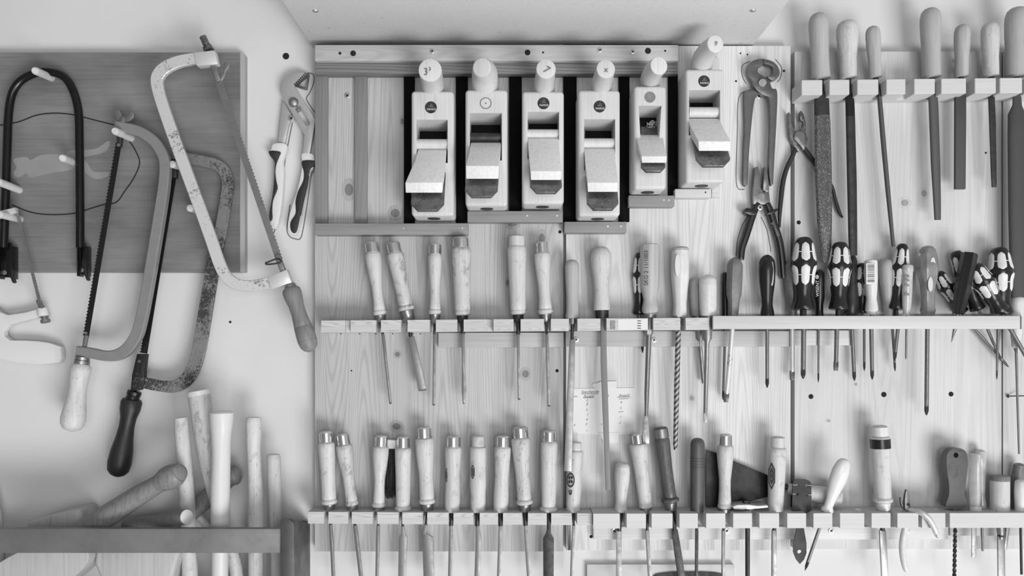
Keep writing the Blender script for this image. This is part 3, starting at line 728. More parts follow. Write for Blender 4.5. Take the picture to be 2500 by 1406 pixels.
chisel('straight chisel with round base bead and broad dark blade', (1341, 1050), (1339, 1250), 17.6, (20.6, 19.5, 18), [(1340, 1290, 9), (1339, 1302, 12), (1339, 1314, 26), (1339, 1430, 25)], .004, 'straight', bead=22.5, group=g2, bm='dark steel', neck=5)
chisel('stained chisel half hidden behind the long pale file tip', (1406, 1078), (1399, 1250), 16, (19.5, 18, 17), [(1401, 1282, 7), (1398, 1340, 8), (1395, 1430, 8)], .005, 'bulge', ringm=None, group=g2, d=.041, ringh=21)
chisel('short knob-ended handle with a flat grey blade, first in the pale bottom rack', (1520, 1128), (1515, 1250), 0, (19, 13.6, 16.5), [(1511, 1294, 13), (1511, 1430, 13)], .003, 'knob', group=g2, bm='brushed steel', neck=6, cat='chisel')
chisel('straight chrome-ringed chisel whose top touches the flat screwdriver tip', (1555, 1058), (1577, 1241), 13.5, (22, 17, 16.5), [(1580, 1294, 9), (1583, 1350, 9), (1588, 1430, 9)], .004, 'straight', bead=17.5, ferr=(13, 14), group=g2, d=.045, ringh=25)
chisel('dark brown varnished chisel leaning right with a pale worn top', (1612, 1042), (1637, 1228), 18, (18.5, 16, 16), [(1647, 1294, 14), (1655, 1350, 17), (1667, 1430, 18)], .005, 'straight', bead=22, ferr=(18, 15.5), ringm='brushed steel', hm='handle brown', group=g2, bm='dark steel', neck=6)
chisel('waisted chrome-ringed chisel in front of the dark trowel blade', (1771, 1059), (1769, 1243), 16, (20.3, 14, 16), [(1766, 1294, 7), (1765, 1430, 7)], .005, bead=17.5, ferr=(9, 15), group=g2, d=.052)
chisel('pale chisel with flat wooden end and diamond emblem, at the trowel tip', (1899, 1065), (1893, 1248), 18.5, (21.8, 20.5, 18.5), [(1890, 1294, 10), (1890, 1310, 11), (1889, 1430, 11)], .005, 'straight', ringm=None, group=g2, d=.052, neck=5)
T = chisel('straight dark grey ringed handle beside the trowel blade, narrow dark blade', (1703, 1069), (1701, 1250), 0, (17.6, 17.6, 16), [(1701, 1294, 7), (1700, 1430, 7)], .004, 'straight', group=g2, d=.050, hm='gunmetal plastic', bm='dark steel', neck=4)
for yy in (1117, 1124, 1131, 1138):
    turned(T, 'grip_ring', (1702.6, yy), (1702.6, yy+3), .050, .050, [(0, 17.4), (.6, 18.6), (2.4, 18.6), (3, 17.4)], 'gunmetal plastic')
T = chisel('tall white chisel with a black tape band near its top', (2147, 1038), (2156, 1228), 19.5, (23.5, 21.5, 20), [(2154, 1294, 15), (2157, 1350, 16), (2161, 1430, 16)], .004, 'straight', bead=23.5, ferr=(18, 18), ringm='cream plastic', group=g2, d=.054, bm='steel', neck=6, ferrm='handle cream')
a, b = (2147, 1038), (2156, 1228); L = math.hypot(9, 190)
turned(T, 'tape_band', a, b, .054, .054, [(33, 22), (33.1, 24.2), (56, 24.2), (56.1, 22)], 'black plastic')
# emblems branded on some handles
def emblem(T, x, y, w, h, d, skew=0):
    o = T.o if isinstance(T, Thing) else T
    m = MB(); n = 14
    def ring(k, dd): return [(x+k*w*q[0], y+k*h*q[1]) for q in ((0, -1), (1, -.45), (1, .45), (0, 1), (-1, .45), (-1, -.45))]
    m.plate(ring(1, 0), d, .0004, holes=[ring(.78, 0)]); m.plate(ring(.62, 0), d, .0004, holes=[ring(.34, 0)]); m.plate(ring(.22, 0), d, .0004)
    return m
things = {o['label']: o for o in COL.objects if 'label' in o and o.type == 'EMPTY'}
def stamp(key, mb, name='branded_emblem'):
    o = next(o for l, o in things.items() if key in l)
    to_obj(name, mb, 'charcoal', o.location, o)
stamp('diamond emblem', emblem(None, 1884, 1162, 8.5, 34, .0655))
stamp('emblem at its edge', emblem(None, 1154, 1152, 5, 18, .0590))
m = MB(); el = lambda x, y, a, b_, n=16: [(x+a*math.cos(q*2*math.pi/n), y+b_*math.sin(q*2*math.pi/n)) for q in range(n)]
m.plate(el(1393, 1172, 10, 18), .0535, .0004, holes=[el(1393, 1172, 7.4, 14)])
for dx, dy in ((-3, -6), (3, -6), (-3, 4), (3, 4)): m.plate(el(1393+dx, 1172+dy, 2.6, 4), .0535, .0004)
m.plate([(1388, 1197), (1397, 1197), (1395, 1208), (1390, 1208)], .0535, .0004, holes=[[(1390, 1199), (1395, 1199), (1394, 1203), (1391, 1203)]])
stamp('half hidden behind', m)
stamp('finger notch', emblem(None, 1090, 1160, 3.5, 18, .0545))

# small scraps on the boards
m = MB(); m.plate([(1397, 1082), (1402, 1080), (1412, 1081), (1416, 1083), (1417, 1097), (1397, 1097)], BD+.0012, .0008)

# ------------------------------------------------------------------ screwdrivers and files of the middle rack
def shaft(T, pts, d, mat='shaft steel', d1=None, tip=None, tipm='tang steel', name='shaft'):
    s = rod(T, name, pts, mat, d, d1=d1)
    x, y, r = pts[-1]; x1, y1, _ = pts[-2]; L = math.hypot(x-x1, y-y1); ux, uy = (x-x1)/L, (y-y1)/L
    dd = d1 if d1 is not None else d
    if tip == 'cross':
        m = MB(); m.lathe(P(x-ux*2, y-uy*2, dd), P(x+ux*22, y+uy*22, dd), [(0, M(r*1.02, dd)), (.55, M(r, dd)), (.85, M(r*.55, dd)), (1, M(r*.12, dd))], 8); T.part('tip', m, tipm, s)
    elif tip == 'flat':
        m = MB(); m.band([P(x-ux*3, y-uy*3, dd), P(x+ux*8, y+uy*8, dd), P(x+ux*20, y+uy*20, dd)], [M(r*1.9, dd), M(r*2.2, dd), M(r*2.0, dd)], [M(r*1.5, dd), M(r, dd), M(r*.35, dd)]); T.part('tip', m, tipm, s, bev=.0003)
    return s
FRONT, BACK = .050, .036
gs = 'screwdrivers in the middle rack'
def driver(label, top, bot, prof, sh, d=FRONT, mat='grey plastic', shm='shaft steel', tip='cross', d1=None, ferr=None, group=gs, name='screwdriver', cat='screwdriver', dtop=None, **kw):
    T = Thing(name, label, cat, P(bot[0], bot[1], d), group)
    L = math.hypot(bot[0]-top[0], bot[1]-top[1])
    h = turned(T, 'handle', top, bot, d if dtop is None else dtop, d, [(t*L, r) for t, r in prof], mat, **kw)
    T.handle = h
    pts = [(bot[0], bot[1]-3, sh[0][2])]+sh if sh[0][1] > bot[1]+2 else sh
    if ferr: turned(T, 'collar', (bot[0], bot[1]-1), (bot[0]+(sh[0][0]-bot[0])*.5, bot[1]+ferr[0]), d, d, [(0, ferr[1]), (ferr[0]-2, ferr[1]*.92), (ferr[0], ferr[1]*.7)], ferr[2] if len(ferr) > 2 else mat)
    shaft(T, pts, d, shm, d1, tip)
    return T
def dome(r, rest, k=.06): return [(0, r*.25), (k*.25, r*.6), (k*.6, r*.85), (k, r)]+rest

# two files at the joint of the boards
T = Thing('file', 'file with a plain tapering wooden handle at the dark gap between boards', 'file', P(1398, 780, .046), 'files')
turned(T, 'handle', (1396, 634), (1398, 777), .046, .046, [(0, 5), (2, 10), (8, 15.5), (18, 17.3), (45, 16.5), (95, 14.6), (125, 15.5), (136, 17.8), (142, 17.5), (143.5, 13)], 'handle grey')
turned(T, 'ferrule', (1398, 776), (1398, 792), .046, .046, [(0, 7.5), (12, 7.5), (16, 5)], 'steel')
rod(T, 'tang', [(1398, 788, 5), (1397, 812, 4), (1396, 838, 4)], 'tang steel', .046)
strip(T, 'blade', [(1397, 829, 13), (1395, 900, 15), (1391, 1000, 17), (1386, 1150, 18)], .005, 'steel pale', .058, d1=.060)
T = Thing('file', 'flat file with a swelling pale wooden handle and dark ferrule', 'file', P(1468, 777, .046), 'files')
turned(T, 'handle', (1467, 602), (1469, 758), .046, .046, [(0, 6), (2, 13), (8, 20), (18, 24.5), (30, 26), (50, 24.5), (80, 20), (110, 18.4), (135, 19.5), (149, 20.6), (155, 20), (156, 16)], 'handle wood')
turned(T, 'ferrule', (1469, 757), (1470, 777), .046, .046, [(0, 17), (19, 16), (20, 8)], 'tang steel')
strip(T, 'blade', [(1471, 772, 9), (1473, 800, 13), (1474, 880, 15), (1478, 1000, 14), (1485, 1196, 11.5)], .005, 'file pale', .046, d1=.05)

T = driver('big ribbed wooden screwdriver with stamped lettering down its handle', (1586, 596), (1587, 769), [(0, 19), (.012, 23), (.06, 24.3), (.3, 24.3), (.6, 23), (.72, 19), (.79, 16.6), (.86, 19), (.92, 21), (.965, 19.5), (.985, 14), (1, 15)],
    [(1585, 806, 9), (1584, 822, 6.5), (1579, 960, 6), (1578, 1005, 4.6), (1578, 1015, 4.5)], .046, 'handle striped', 'shaft steel', None, groove=.05, ferr=(10, 16, 'steel'))
m = MB(); m.lathe(P(1584, 804, .046), P(1584, 818, .046), [(0, M(10.5, .046)), (.7, M(10.5, .046)), (1, M(7, .046))], 6); T.part('bolster', m, 'steel pale')
strip(T, 'tip', [(1578, 1005, 9), (1577, 1035, 14), (1577, 1062, 18), (1577, 1083, 16)], .0016, 'brushed steel', .046)
T.part('stamped_lettering', text_mb('SKG 2 11/1003', 1578, 654, .0637, 14, math.pi/2, 0), 'charcoal', T.handle)
T = Thing('file', 'round rat-tail rasp with a fluted cream handle and flat cap', 'file', P(1661, 774, .046), 'files')
h = turned(T, 'handle', (1661, 603), (1660, 774), .046, .046, [(0, 12), (2, 18), (7, 20.3), (9, 20.3), (40, 22.3), (75, 22.3), (110, 18.5), (140, 16.2), (158, 17.4), (167, 18), (171, 13)], 'cream plastic', flat=8)
turned(T, 'end_cap', (1661, 602), (1661, 612), .046, .046, [(0, 10), (1.5, 17), (5, 20.6), (10, 20.8)], 'taupe plastic', h)
for sx in (-7, 9):
    m = MB(); m.disc(1661+sx, 648, 6, .0617-abs(sx)*.00018, .001, 20, 27); T.part('thumb_facet', m, 'handle cream', h)
rod(T, 'blade', [(1657, 772, 6), (1656, 806, 6.6), (1652, 950, 6.6), (1649, 1085, 5.5), (1649, 1098, 4)], 'rat tail', .046)
B11 = dome(21, [(.3, 21.5), (.7, 21), (.93, 20), (.985, 18.5), (1, 15)], .14)
T = driver('front one of the two stubby pale screwdrivers with thick bolsters', (1728, 670), (1729, 772), B11, [(1727, 800, 12), (1726, 826, 12), (1726, 835, 6), (1722, 1008, 5)], .054, 'pale plastic', 'steel pale', None)
strip(T, 'tip', [(1722, 1005, 9), (1722, 1014, 11), (1722, 1031, 8)], .0018, 'brushed steel', .054)
T = driver('rear one of the two stubby pale screwdrivers, mostly hidden', (1699, 677), (1702, 772), dome(17, [(.3, 17.5), (.7, 17), (.93, 16), (1, 13)], .14), [(1705, 800, 11), (1707, 826, 11), (1708, 834, 5.5), (1717, 930, 4.5), (1717, 936, 3)], .030, 'taupe plastic', 'steel pale', None)
driver('grey fluted screwdriver leaning before a thin black one', (1795, 628), (1790, 772), dome(19, [(.15, 19.6), (.5, 19.6), (.64, 18.5), (.74, 14.5), (.95, 12.8), (1, 12)], .12), [(1788, 800, 6), (1781, 890, 6.5), (1774, 962, 5.5)], FRONT, 'grey plastic', 'worn silver', 'flat', flat=6)
driver('thin black screwdriver peeping out behind the grey fluted one', (1770, 664), (1771, 772), dome(8.5, [(.3, 8.5), (1, 8.5)], .05), [(1771, 800, 3.2), (1766, 955, 3.2)], .030, 'black plastic', 'shaft steel', 'cross')
T = driver('black screwdriver standing alone with long oval facets', (1872, 622), (1873, 772), dome(19, [(.25, 20.5), (.45, 19), (.7, 14), (.82, 13), (.94, 16.5), (1, 17)], .12), [(1873, 802, 4.6), (1873, 925, 4.6)], FRONT, 'black plastic', 'shaft steel', 'cross')
m = MB(); m.disc(1885, 668, 4.5, .0618, .0012, 20, 30); T.part('facet_highlight', m, 'taupe plastic', T.handle)  # lighter oval paints the highlight on the black handle's facet
driver('grey fluted screwdriver tucked behind the first black screwdriver with pale pads', (1929, 635), (1935, 772), dome(14, [(.3, 14.5), (.6, 14.5), (.72, 11.5), (1, 11)], .1), [(1934, 802, 5.2), (1934, 908, 5.2)], BACK, 'grey plastic', 'worn silver', 'flat')
driver('slim dark screwdriver with white lettering between two padded ones', (2001, 658), (2000, 772), dome(12, [(.2, 12.4), (.6, 12.4), (.75, 9.5), (.9, 9.5), (1, 11)], .08), [(1999, 802, 2.9), (1998, 912, 2.4)], BACK, 'black plastic', 'shaft steel', 'cross')
o = [o for o in COL.objects if o.type == 'EMPTY'][-1]
to_obj('lettering', text_mb('WISENT', 1996, 704, .0448, 11, math.pi/2), 'pale plastic', o.location, o)
m = MB(); c_ = [(1995+4*math.cos(q*.5236), 676+5*math.sin(q*.5236)) for q in range(12)]; m.plate(c_, .0448, .0003, holes=[[(1995+2.6*math.cos(q*.5236), 676+3.4*math.sin(q*.5236)) for q in range(12)]]); m.plate([(1994, 672), (1996, 672), (1996, 680), (1994, 680)], .0448, .0003)
to_obj('maker_emblem', m, 'pale plastic', o.location, o)
driver('dark brown screwdriver behind the second padded one', (2083, 622), (2077, 772), dome(10, [(.25, 12), (.5, 14), (.8, 19), (.93, 20), (1, 17)], .1), [(2080, 802, 4.6), (2085, 908, 4.6)], BACK, 'brown plastic', 'shaft steel', 'cross')
T = driver('white screwdriver with a barcode sticker on its square handle', (2126, 634), (2128, 768), [(0, 11), (.02, 14.5), (.06, 15.5), (.35, 15.5), (.55, 14), (.72, 12), (.84, 14.5), (.92, 15.5), (.95, 12), (1, 11)], [(2127, 802, 5), (2129, 905, 4.6)], .058, 'ivory plastic', 'shaft steel', 'cross')
m = MB(); m.plate([(2115, 643), (2138, 643), (2138, 694), (2115, 694)], .0700, .0004); s_ = T.part('barcode_sticker', m, 'paper', T.handle)
rng = random.Random(5); y = 646
while y < 690:
    h_ = rng.choice((.9, 1.4, 2.2)); m = MB(); m.plate([(2118, y), (2135, y), (2135, y+h_), (2118, y+h_)], .0703, .0003); T.part('barcode_bar', m, 'ink', T.handle); y += h_+rng.choice((1, 1.5, 2.4))
driver('smoky translucent screwdriver leaning behind the padded one near the voltage tester', (2163, 632), (2172, 772), dome(17, [(.15, 18.5), (.4, 17.5), (.7, 13.5), (1, 12)], .08), [(2179, 802, 3.6), (2184, 885, 2.8)], BACK, 'taupe plastic', 'shaft steel', 'cross')
T = driver('white transparent voltage tester with a round cap', (2216, 646), (2213, 770), [(0, 9), (.02, 12.5), (.06, 13.6), (.13, 13.6), (.15, 12.2), (.55, 12), (.8, 10.5), (.93, 8.5), (1, 9)], [(2213, 802, 2.5), (2212, 872, 2.5), (2212, 877, 1.2)], .060, 'clear white', 'shaft steel', None, name='voltage_tester', cat='tester')
m = MB(); m.lathe(P(2215, 668, .060), P(2214, 740, .060), [(0, .003), (.3, .003), (.32, .0055), (.5, .0055), (.52, .003), (1, .003)], 12); T.part('inner_spring', m, 'steel', T.handle)
for y in (672, 682, 694, 716):
    m = MB(); m.box(2209, y, 2220, y+5, .0695, .001); T.part('printed_window', m, 'frame grey', T.handle)
T = driver('tall screwdriver with a clear amber faceted handle and the longest shaft', (2265, 600), (2265, 772), [(0, 6), (.015, 13), (.06, 20), (.14, 23), (.28, 26), (.34, 27), (.42, 25), (.55, 20), (.68, 17.5), (.76, 16), (.86, 17), (.92, 20), (.95, 17.5), (.97, 17), (1, 16)], [(2264, 802, 5.2), (2262, 992, 5.2)], FRONT, 'clear amber', 'shaft steel', 'cross', flat=6)
for sx, y0, y1, r in ((13, 628, 668, 6.5), (7, 676, 712, 6)):
    m = MB(); m.disc(2265+sx, (y0+y1)/2, r, .0655, .0014, 18, (y1-y0)/2); T.part('clear_facet', m, 'pale plastic', T.handle)

# padded black screwdrivers
WP = [(0, .30), (.015, .48), (.05, .62), (.11, .74), (.24, .85), (.32, .95), (.375, 1.0), (.42, .97), (.5, .85), (.6, .80), (.70, .70), (.78, .64), (.86, .68), (.93, .80), (.965, .84), (.985, .80), (1, .6)]
def wr(t):
    for (a, ra), (b, rb) in zip(WP, WP[1:]):
        if a <= t <= b: return ra+(rb-ra)*(t-a)/(b-a)
    return .8
def padded(label, top, bot, R, sh, d, d1=None, tip='cross', dtop=None, spin=0.0, hexbolt=True):
    T = Thing('screwdriver', label, 'screwdriver', P(bot[0], bot[1], d), gs)
    d0 = d if dtop is None else dtop
    a, b = P(top[0], top[1], d0), P(bot[0], bot[1], d); r0 = M(R, d)
    m = MB(); m.lathe(a, b, [(t, r*r0) for t, r in WP], 30); h = T.part('handle', m, 'black plastic')
    ax = (b-a).normalized(); u = ax.cross(FW).normalized(); w = u.cross(ax).normalized()
    for lo, hi in ((.08, .335), (.39, .66)):
        for k in range(6):
            th0 = math.pi/2+spin+k*math.pi/3; m = MB(); nt, na = 10, 6; grid = []
            for i in range(nt+1):
                s = i/nt; t = lo+(hi-lo)*s; ed = max(.04, 1-abs(2*s-1)**5); hw = .385*math.sqrt(ed)
                for j in range(na+1):
                    th = th0+hw*(2*j/na-1); q = 1-(abs(2*j/na-1))**4; bul = 1.0+.045*q*(1-abs(2*s-1)**6)
                    grid.append(a+(b-a)*t+(u*math.cos(th)+w*math.sin(th))*wr(t)*r0*bul)
            m.v = grid
            for i in range(nt):
                for j in range(na): m.face((i*(na+1)+j, i*(na+1)+j+1, (i+1)*(na+1)+j+1, (i+1)*(na+1)+j))
            # close the pad with a sunken back so that it has thickness
            n0 = len(m.v); m.v += [a+(b-a)*max(0, min(1, (p-a).dot(ax)/(b-a).length))+(p-(a+ax*(p-a).dot(ax)))*.9 for p in grid]
            rim = list(range(na+1))+[(i)*(na+1)+na for i in range(1, nt+1)]+[nt*(na+1)+j for j in range(na-1, -1, -1)]+[i*(na+1) for i in range(nt-1, 0, -1)]
            for p, q in zip(rim, rim[1:]+rim[:1]): m.face((p, q, n0+q, n0+p))
            T.part('grip_pad', m, 'pad plastic', h)
    for t in (.21, .525):
        m = MB(); q = wr(t)*r0*1.018; m.lathe(a+(b-a)*(t-.007), a+(b-a)*(t+.007), [(0, q*.9), (.1, q), (.9, q), (1, q*.9)], 30); T.part('pad_ridge', m, 'pad plastic', h)
    if hexbolt:
        m = MB(); c0 = P(bot[0], bot[1]-1, d); m.lathe(c0, c0+ax*M(20, d), [(0, M(R*.27, d)), (1, M(R*.25, d))], 6); T.part('hex_bolster', m, 'dark steel')
    shaft(T, [(bot[0], bot[1]-2, sh[0][2])]+sh, d, 'shaft steel', d1, tip)
    return T
padded('largest black screwdriver with pale pads, first of the padded ones', (1963, 579), (1961, 757), 31, [(1962, 802, 6), (1961, 903, 6)], .054, spin=-.15)
padded('second black screwdriver with pale pads, flat tip, before the dark file', (2051, 591), (2047, 757), 28, [(2043, 802, 5.4), (2041, 885, 5)], .054, tip='flat', spin=-.67)
padded('small padded black screwdriver half hidden by the barcode handle', (2105, 642), (2105, 766), 18.5, [(2110, 802, 3.2), (2110, 884, 3)], BACK, spin=.2, hexbolt=False)
padded('slim padded black screwdriver leaning behind the voltage tester', (2204, 595), (2188, 756), 21, [(2192, 802, 4.5), (2186, 860, 4)], .046, spin=-.42)
padded('padded black screwdriver peeping out beside the big wooden stamped handle', (1562, 617), (1560, 768), 18, [(1566, 802, 3.5), (1568, 840, 3.5)], .028, hexbolt=False)
padded('padded screwdriver with a dark cap right beside the big hanging rasp', (2438, 604), (2447, 768), 31, [(2437, 802, 4), (2435, 860, 3), (2434, 905, 2.2)], .052, spin=-.3, hexbolt=False)
padded('padded screwdriver leaning steeply right under the glossy black handle', (2290, 664), (2350, 764), 19, [(2382, 806, 3.2), (2448, 880, 3.2)], .034, spin=.5, hexbolt=False)
padded('dark padded screwdriver whose cap shows above the glossy black handle', (2332, 613), (2388, 757), 22, [(2412, 806, 3.5), (2436, 862, 3.2)], .040, spin=.1, hexbolt=False)
padded('padded screwdriver leaning right in front, its shaft running out of the picture', (2377, 646), (2443, 760), 26, [(2466, 802, 5), (2520, 896, 5)], .060, spin=.2, hexbolt=False)
driver('glossy black fluted handle leaning left with a short awl point', (2367, 618), (2338, 768), [(0, 17), (.02, 19), (.3, 19.5), (.6, 18.5), (.85, 15), (1, 12)], [(2332, 800, 5), (2323, 835, 1)], .064, 'black plastic', 'steel', None, groove=.16, name='awl', cat='awl')
T = Thing('file', 'needle file with a pale wooden handle passing through the end of the rack', 'file', P(2480, 850, .045), 'files')
turned(T, 'handle', (2484, 722), (2479, 850), .045, .045, dome(16, [(18, 16.5), (60, 14), (90, 13), (112, 10), (124, 9), (128, 5)], 8), 'handle cream')
rod(T, 'blade', [(2479, 846, 5), (2481, 860, 3), (2484, 980, 2.6), (2488, 1108, 2.2)], 'shaft steel', .045)
T = Thing('nail', 'nail sticking out sideways near the needle file', 'nail', P(2484, 966, .02))
m = MB(); m.tube([P(2462, 967, .0225), P(2505, 966, .034)], .0009, 8); T.part('nail_shank', m, 'tang steel')
m = MB(); m.lathe(P(2460, 967, .0222), P(2463, 967, .0228), [(0, .003), (1, .003)], 12); T.part('nail_head', m, 'tang steel')
solo('paper_scrap', 'small torn paper scrap stuck to the board below the handwritten note', 'paper', P(1407, 1097, BD), MB().plate([(1397, 1082), (1402, 1080), (1412, 1081), (1416, 1083), (1417, 1097), (1397, 1097)], BD+.0012, .0008), 'paper')

# ------------------------------------------------------------------ remaining tools of the bottom rack
# brush between the chisels
T = Thing('brush', 'dark bristled brush hanging behind two chisels, with a white plastic cap', 'brush', P(954, 1225, .03))
m = MB(); m.plate(round_poly([(938, 1073), (968, 1075), (966, 1098), (939, 1098)], 5), .037, .010); T.part('cap', m, 'ivory plastic', bev=.001)
rng = random.Random(11); m = MB()
for i in range(230):
    x = rng.uniform(942, 967); y = 1096; d = rng.uniform(.026, .038); x2 = x+rng.uniform(-6, 5); x3 = x2+rng.uniform(-5, 5); ln = rng.uniform(85, 122)
    m.tube([P(x, y, d), P(x2, y+ln*.5, d+rng.uniform(-.003, .006)), P(x3, y+ln, max(.024, d+rng.uniform(-.004, .006)))], [.0011, .0009, .0003], 4)
T.part('bristles', m, 'bristle')

# trowel lying behind the chisels
T = Thing('trowel', 'dark triangular trowel lying behind the chisels, round wooden handle pointing right', 'trowel', P(1880, 1230, .03))
z5 = lambda pts: [(1360+x*.303, 980+y*.303) for x, y in pts]
m = MB(); m.plate(z5([(1205, 388), (1290, 418), (1420, 478), (1690, 590), (1725, 625), (1725, 690), (1700, 768), (1400, 845), (1200, 852)]), .030, .0016); T.part('blade', m, 'trowel steel')
rod(T, 'tang', [(1870, 1180, 5), (1900, 1182, 6), (1925, 1190, 7)], 'dark steel', .032)
a, b = P(1922, 1192, .034), P(2052, 1217, .044)
m = MB(); m.lathe(a, b, [(0, M(12, .04)), (.1, M(14, .04)), (.3, M(18, .04)), (.6, M(21, .04)), (.9, M(22, .04)), (.97, M(21.5, .04)), (1, M(20, .04))], 24); T.part('handle', m, 'handle wood', bev=.001)
# rod with a washer plate and a nut
T = Thing('threaded_rod', 'steel rod hanging from a crooked washer plate topped by a square nut', 'rod', P(1825, 1250, .05))
m = MB(); m.plate([(1789, 1237), (1800, 1233), (1826, 1232), (1852, 1235), (1874, 1233), (1876, 1239), (1850, 1242), (1812, 1244), (1792, 1243)], .066, .034); T.part('washer_plate', m, 'worn silver', bev=.0006)
m = MB(); m.box(1817, 1222, 1832, 1234, .056, .012); T.part('nut', m, 'dark steel', bev=.001)
rod(T, 'shank', [(1824, 1217, 4), (1824, 1235, 4.5), (1824, 1262, 6), (1825, 1295, 6), (1825, 1430, 5.5)], 'dark steel', .050)
# flat dark metal plate tool in its slot
T = Thing('saw_set', 'flat dark metal plate tool with four keyholes, pointed end hanging below the rack', 'tool', P(1955, 1260, .055))
pt = [(1936, 1180), (1940, 1171), (1950, 1169), (1968, 1170), (1978, 1175), (1981, 1184), (1981, 1246), (1964, 1256), (1963, 1291), (1969, 1325), (1969, 1350), (1963, 1366), (1953, 1377), (1944, 1366), (1937, 1348), (1938, 1322), (1945, 1291), (1945, 1258), (1934, 1248)]
hl = [[(x+4.2*math.cos(q*math.pi/5), y+3.8*math.sin(q*math.pi/5)) for q in range(10)] for x, y in ((1947, 1184), (1970, 1185), (1946, 1206), (1970, 1208))]
hl.append([(1952+5.5*math.cos(q*math.pi/6), 1347+5*math.sin(q*math.pi/6)) for q in range(12)])
m = MB(); m.plate(pt, .058, .003, holes=hl); T.part('plate', m, 'plate steel')
for x, y, s_ in ((1947, 1184, -1), (1970, 1185, 1), (1946, 1206, -1), (1970, 1208, 1)):
    m = MB(); m.box(min(x+s_*3, x+s_*11), y-.7, max(x+s_*3, x+s_*11), y+.7, .0584, .0004); T.part('key_slot', m, 'steel pale')
# angled screwdriver
T = Thing('screwdriver', 'worn white paddle-handled screwdriver leaning right over the trowel handle', 'screwdriver', P(2019, 1247, .066))
a, b = (2063, 1120), (2018, 1249); L = math.hypot(45, 129)
turned(T, 'handle', a, b, .074, .062, [(0, 6), (3, 12), (12, 17), (30, 21), (55, 21), (80, 16.5), (105, 12), (122, 11), (132, 16), (137, 14)], 'ivory plastic', squash=.75)
rod(T, 'shaft', [(2019, 1246, 4), (2000, 1291, 4), (1972, 1372, 4)], 'shaft steel', .062)
m = MB(); m.lathe(P(1973, 1370, .062), P(1965, 1393, .062), [(0, M(4, .06)), (.5, M(4, .06)), (1, .0003)], 8); T.part('tip', m, 'tang steel')
# small nippers straddling the rack
T = Thing('nippers', 'small worn cutting nippers straddling the rack edge, one grip curling over the front', 'pliers', P(2213, 1245, .06))
m = MB(); m.plate(curve_pts([(2214, 1195), (2218, 1205), (2221, 1222), (2223, 1236), (2220, 1246), (2211, 1247), (2209, 1230), (2210, 1212)], 3, True), .064, .007); T.part('jaw', m, 'jaw steel', bev=.0008)
m = MB(); m.plate(curve_pts([(2199, 1214), (2202, 1222), (2207, 1230), (2214, 1240), (2212, 1247), (2204, 1240), (2200, 1228)], 3, True), .058, .006); T.part('jaw', m, 'jaw steel', bev=.0008)
m = MB(); m.lathe(P(2218, 1232, .066), P(2218, 1232, .060), [(0, M(3, .06)), (1, M(3.4, .06))], 14); T.part('pivot', m, 'dark steel')
for nm, pts in (('grip', ((2218, 1243, .062, 5), (2232, 1248, .070, 6.5), (2250, 1252, .080, 7), (2267, 1266, .084, 7), (2279, 1286, .084, 7), (2286, 1302, .083, 6.5), (2290, 1312, .082, 3))),
                ('grip', ((2211, 1243, .058, 4), (2211, 1262, .058, 5), (2210, 1289, .058, 7.5), (2205, 1312, .058, 8), (2203, 1340, .058, 8), (2206, 1368, .058, 7.5), (2211, 1390, .058, 6), (2214, 1397, .058, 2)))):
    q = curve_pts([tuple(P(x, y, d))+(M(r, d),) for x, y, d, r in pts], 5); m = MB(); m.tube([p[:3] for p in q], [p[3] for p in q], 12); T.part(nm, m, 'worn silver' if pts[0][0] > 2215 else 'pale plastic')
# gimlet, clear handles, stub chisel, pair at the edge
T = Thing('gimlet', 'gimlet with a dark grey flared handle, hanging hole and spiral bit', 'gimlet', P(2335, 1243, .048))
m = MB(); hh = [(2334+6*math.cos(q*math.pi/7), 1111+6.5*math.sin(q*math.pi/7)) for q in range(14)]
m.plate(curve_pts([(2322, 1098), (2334, 1094), (2349, 1096), (2361, 1108), (2363, 1140), (2358, 1180), (2355, 1205), (2361, 1228), (2356, 1241), (2334, 1243), (2312, 1238), (2310, 1230), (2317, 1208), (2317, 1180), (2312, 1150), (2312, 1112)], 4, True), .058, .018, holes=[hh])
h = T.part('handle', m, 'gunmetal plastic', bev=.0070, seg=4)
for r, tk in ((13, .0006), (9, .0004)):
    m = MB(); m.tube([P(2327+r*math.cos(t*.2513), 1150+r*1.4*math.sin(t*.2513), .0582) for t in range(26)], tk, 6); T.part('embossed_ring', m, 'grey plastic', h)
m = MB()
for k in range(2):
    q = []
    for i in range(90):
        y = 1250+i*2.1; a_ = i*.55+k*math.pi; q.append(P(2333-(y-1250)*.02, y, .048)+Vector((math.cos(a_)*.0017, math.sin(a_)*.0017, 0)))
    m.tube(q, .0016, 6)
T.part('spiral_bit', m, 'tang steel')
T = Thing('screwdriver', 'short clear square-handled tool with a flat blade, in front of its twin', 'screwdriver', P(2380, 1250, .052))
turned(T, 'handle', (2380, 1107), (2380, 1236), .054, .054, [(0, 8), (2, 13), (6, 15), (60, 15.5), (110, 14.5), (129, 14)], 'clear white', flat=4, spin=.6)
turned(T, 'ferrule', (2380, 1235), (2380, 1252), .054, .054, [(0, 15), (14, 15), (17, 13)], 'pale plastic')
strip(T, 'blade', [(2380, 1250, 10), (2378, 1290, 12), (2377, 1361, 11)], .002, 'steel pale', .052)
T = Thing('screwdriver', 'clear-handled tool standing behind the short clear square-handled one', 'screwdriver', P(2396, 1244, .032))
turned(T, 'handle', (2393, 1097), (2397, 1240), .034, .034, dome(12, [(40, 12.5), (110, 8), (125, 9), (135, 11), (143, 10)], 6), 'clear white')
rod(T, 'shaft', [(2397, 1238, 3), (2398, 1300, 3), (2399, 1345, 2.6)], 'shaft steel', .034)
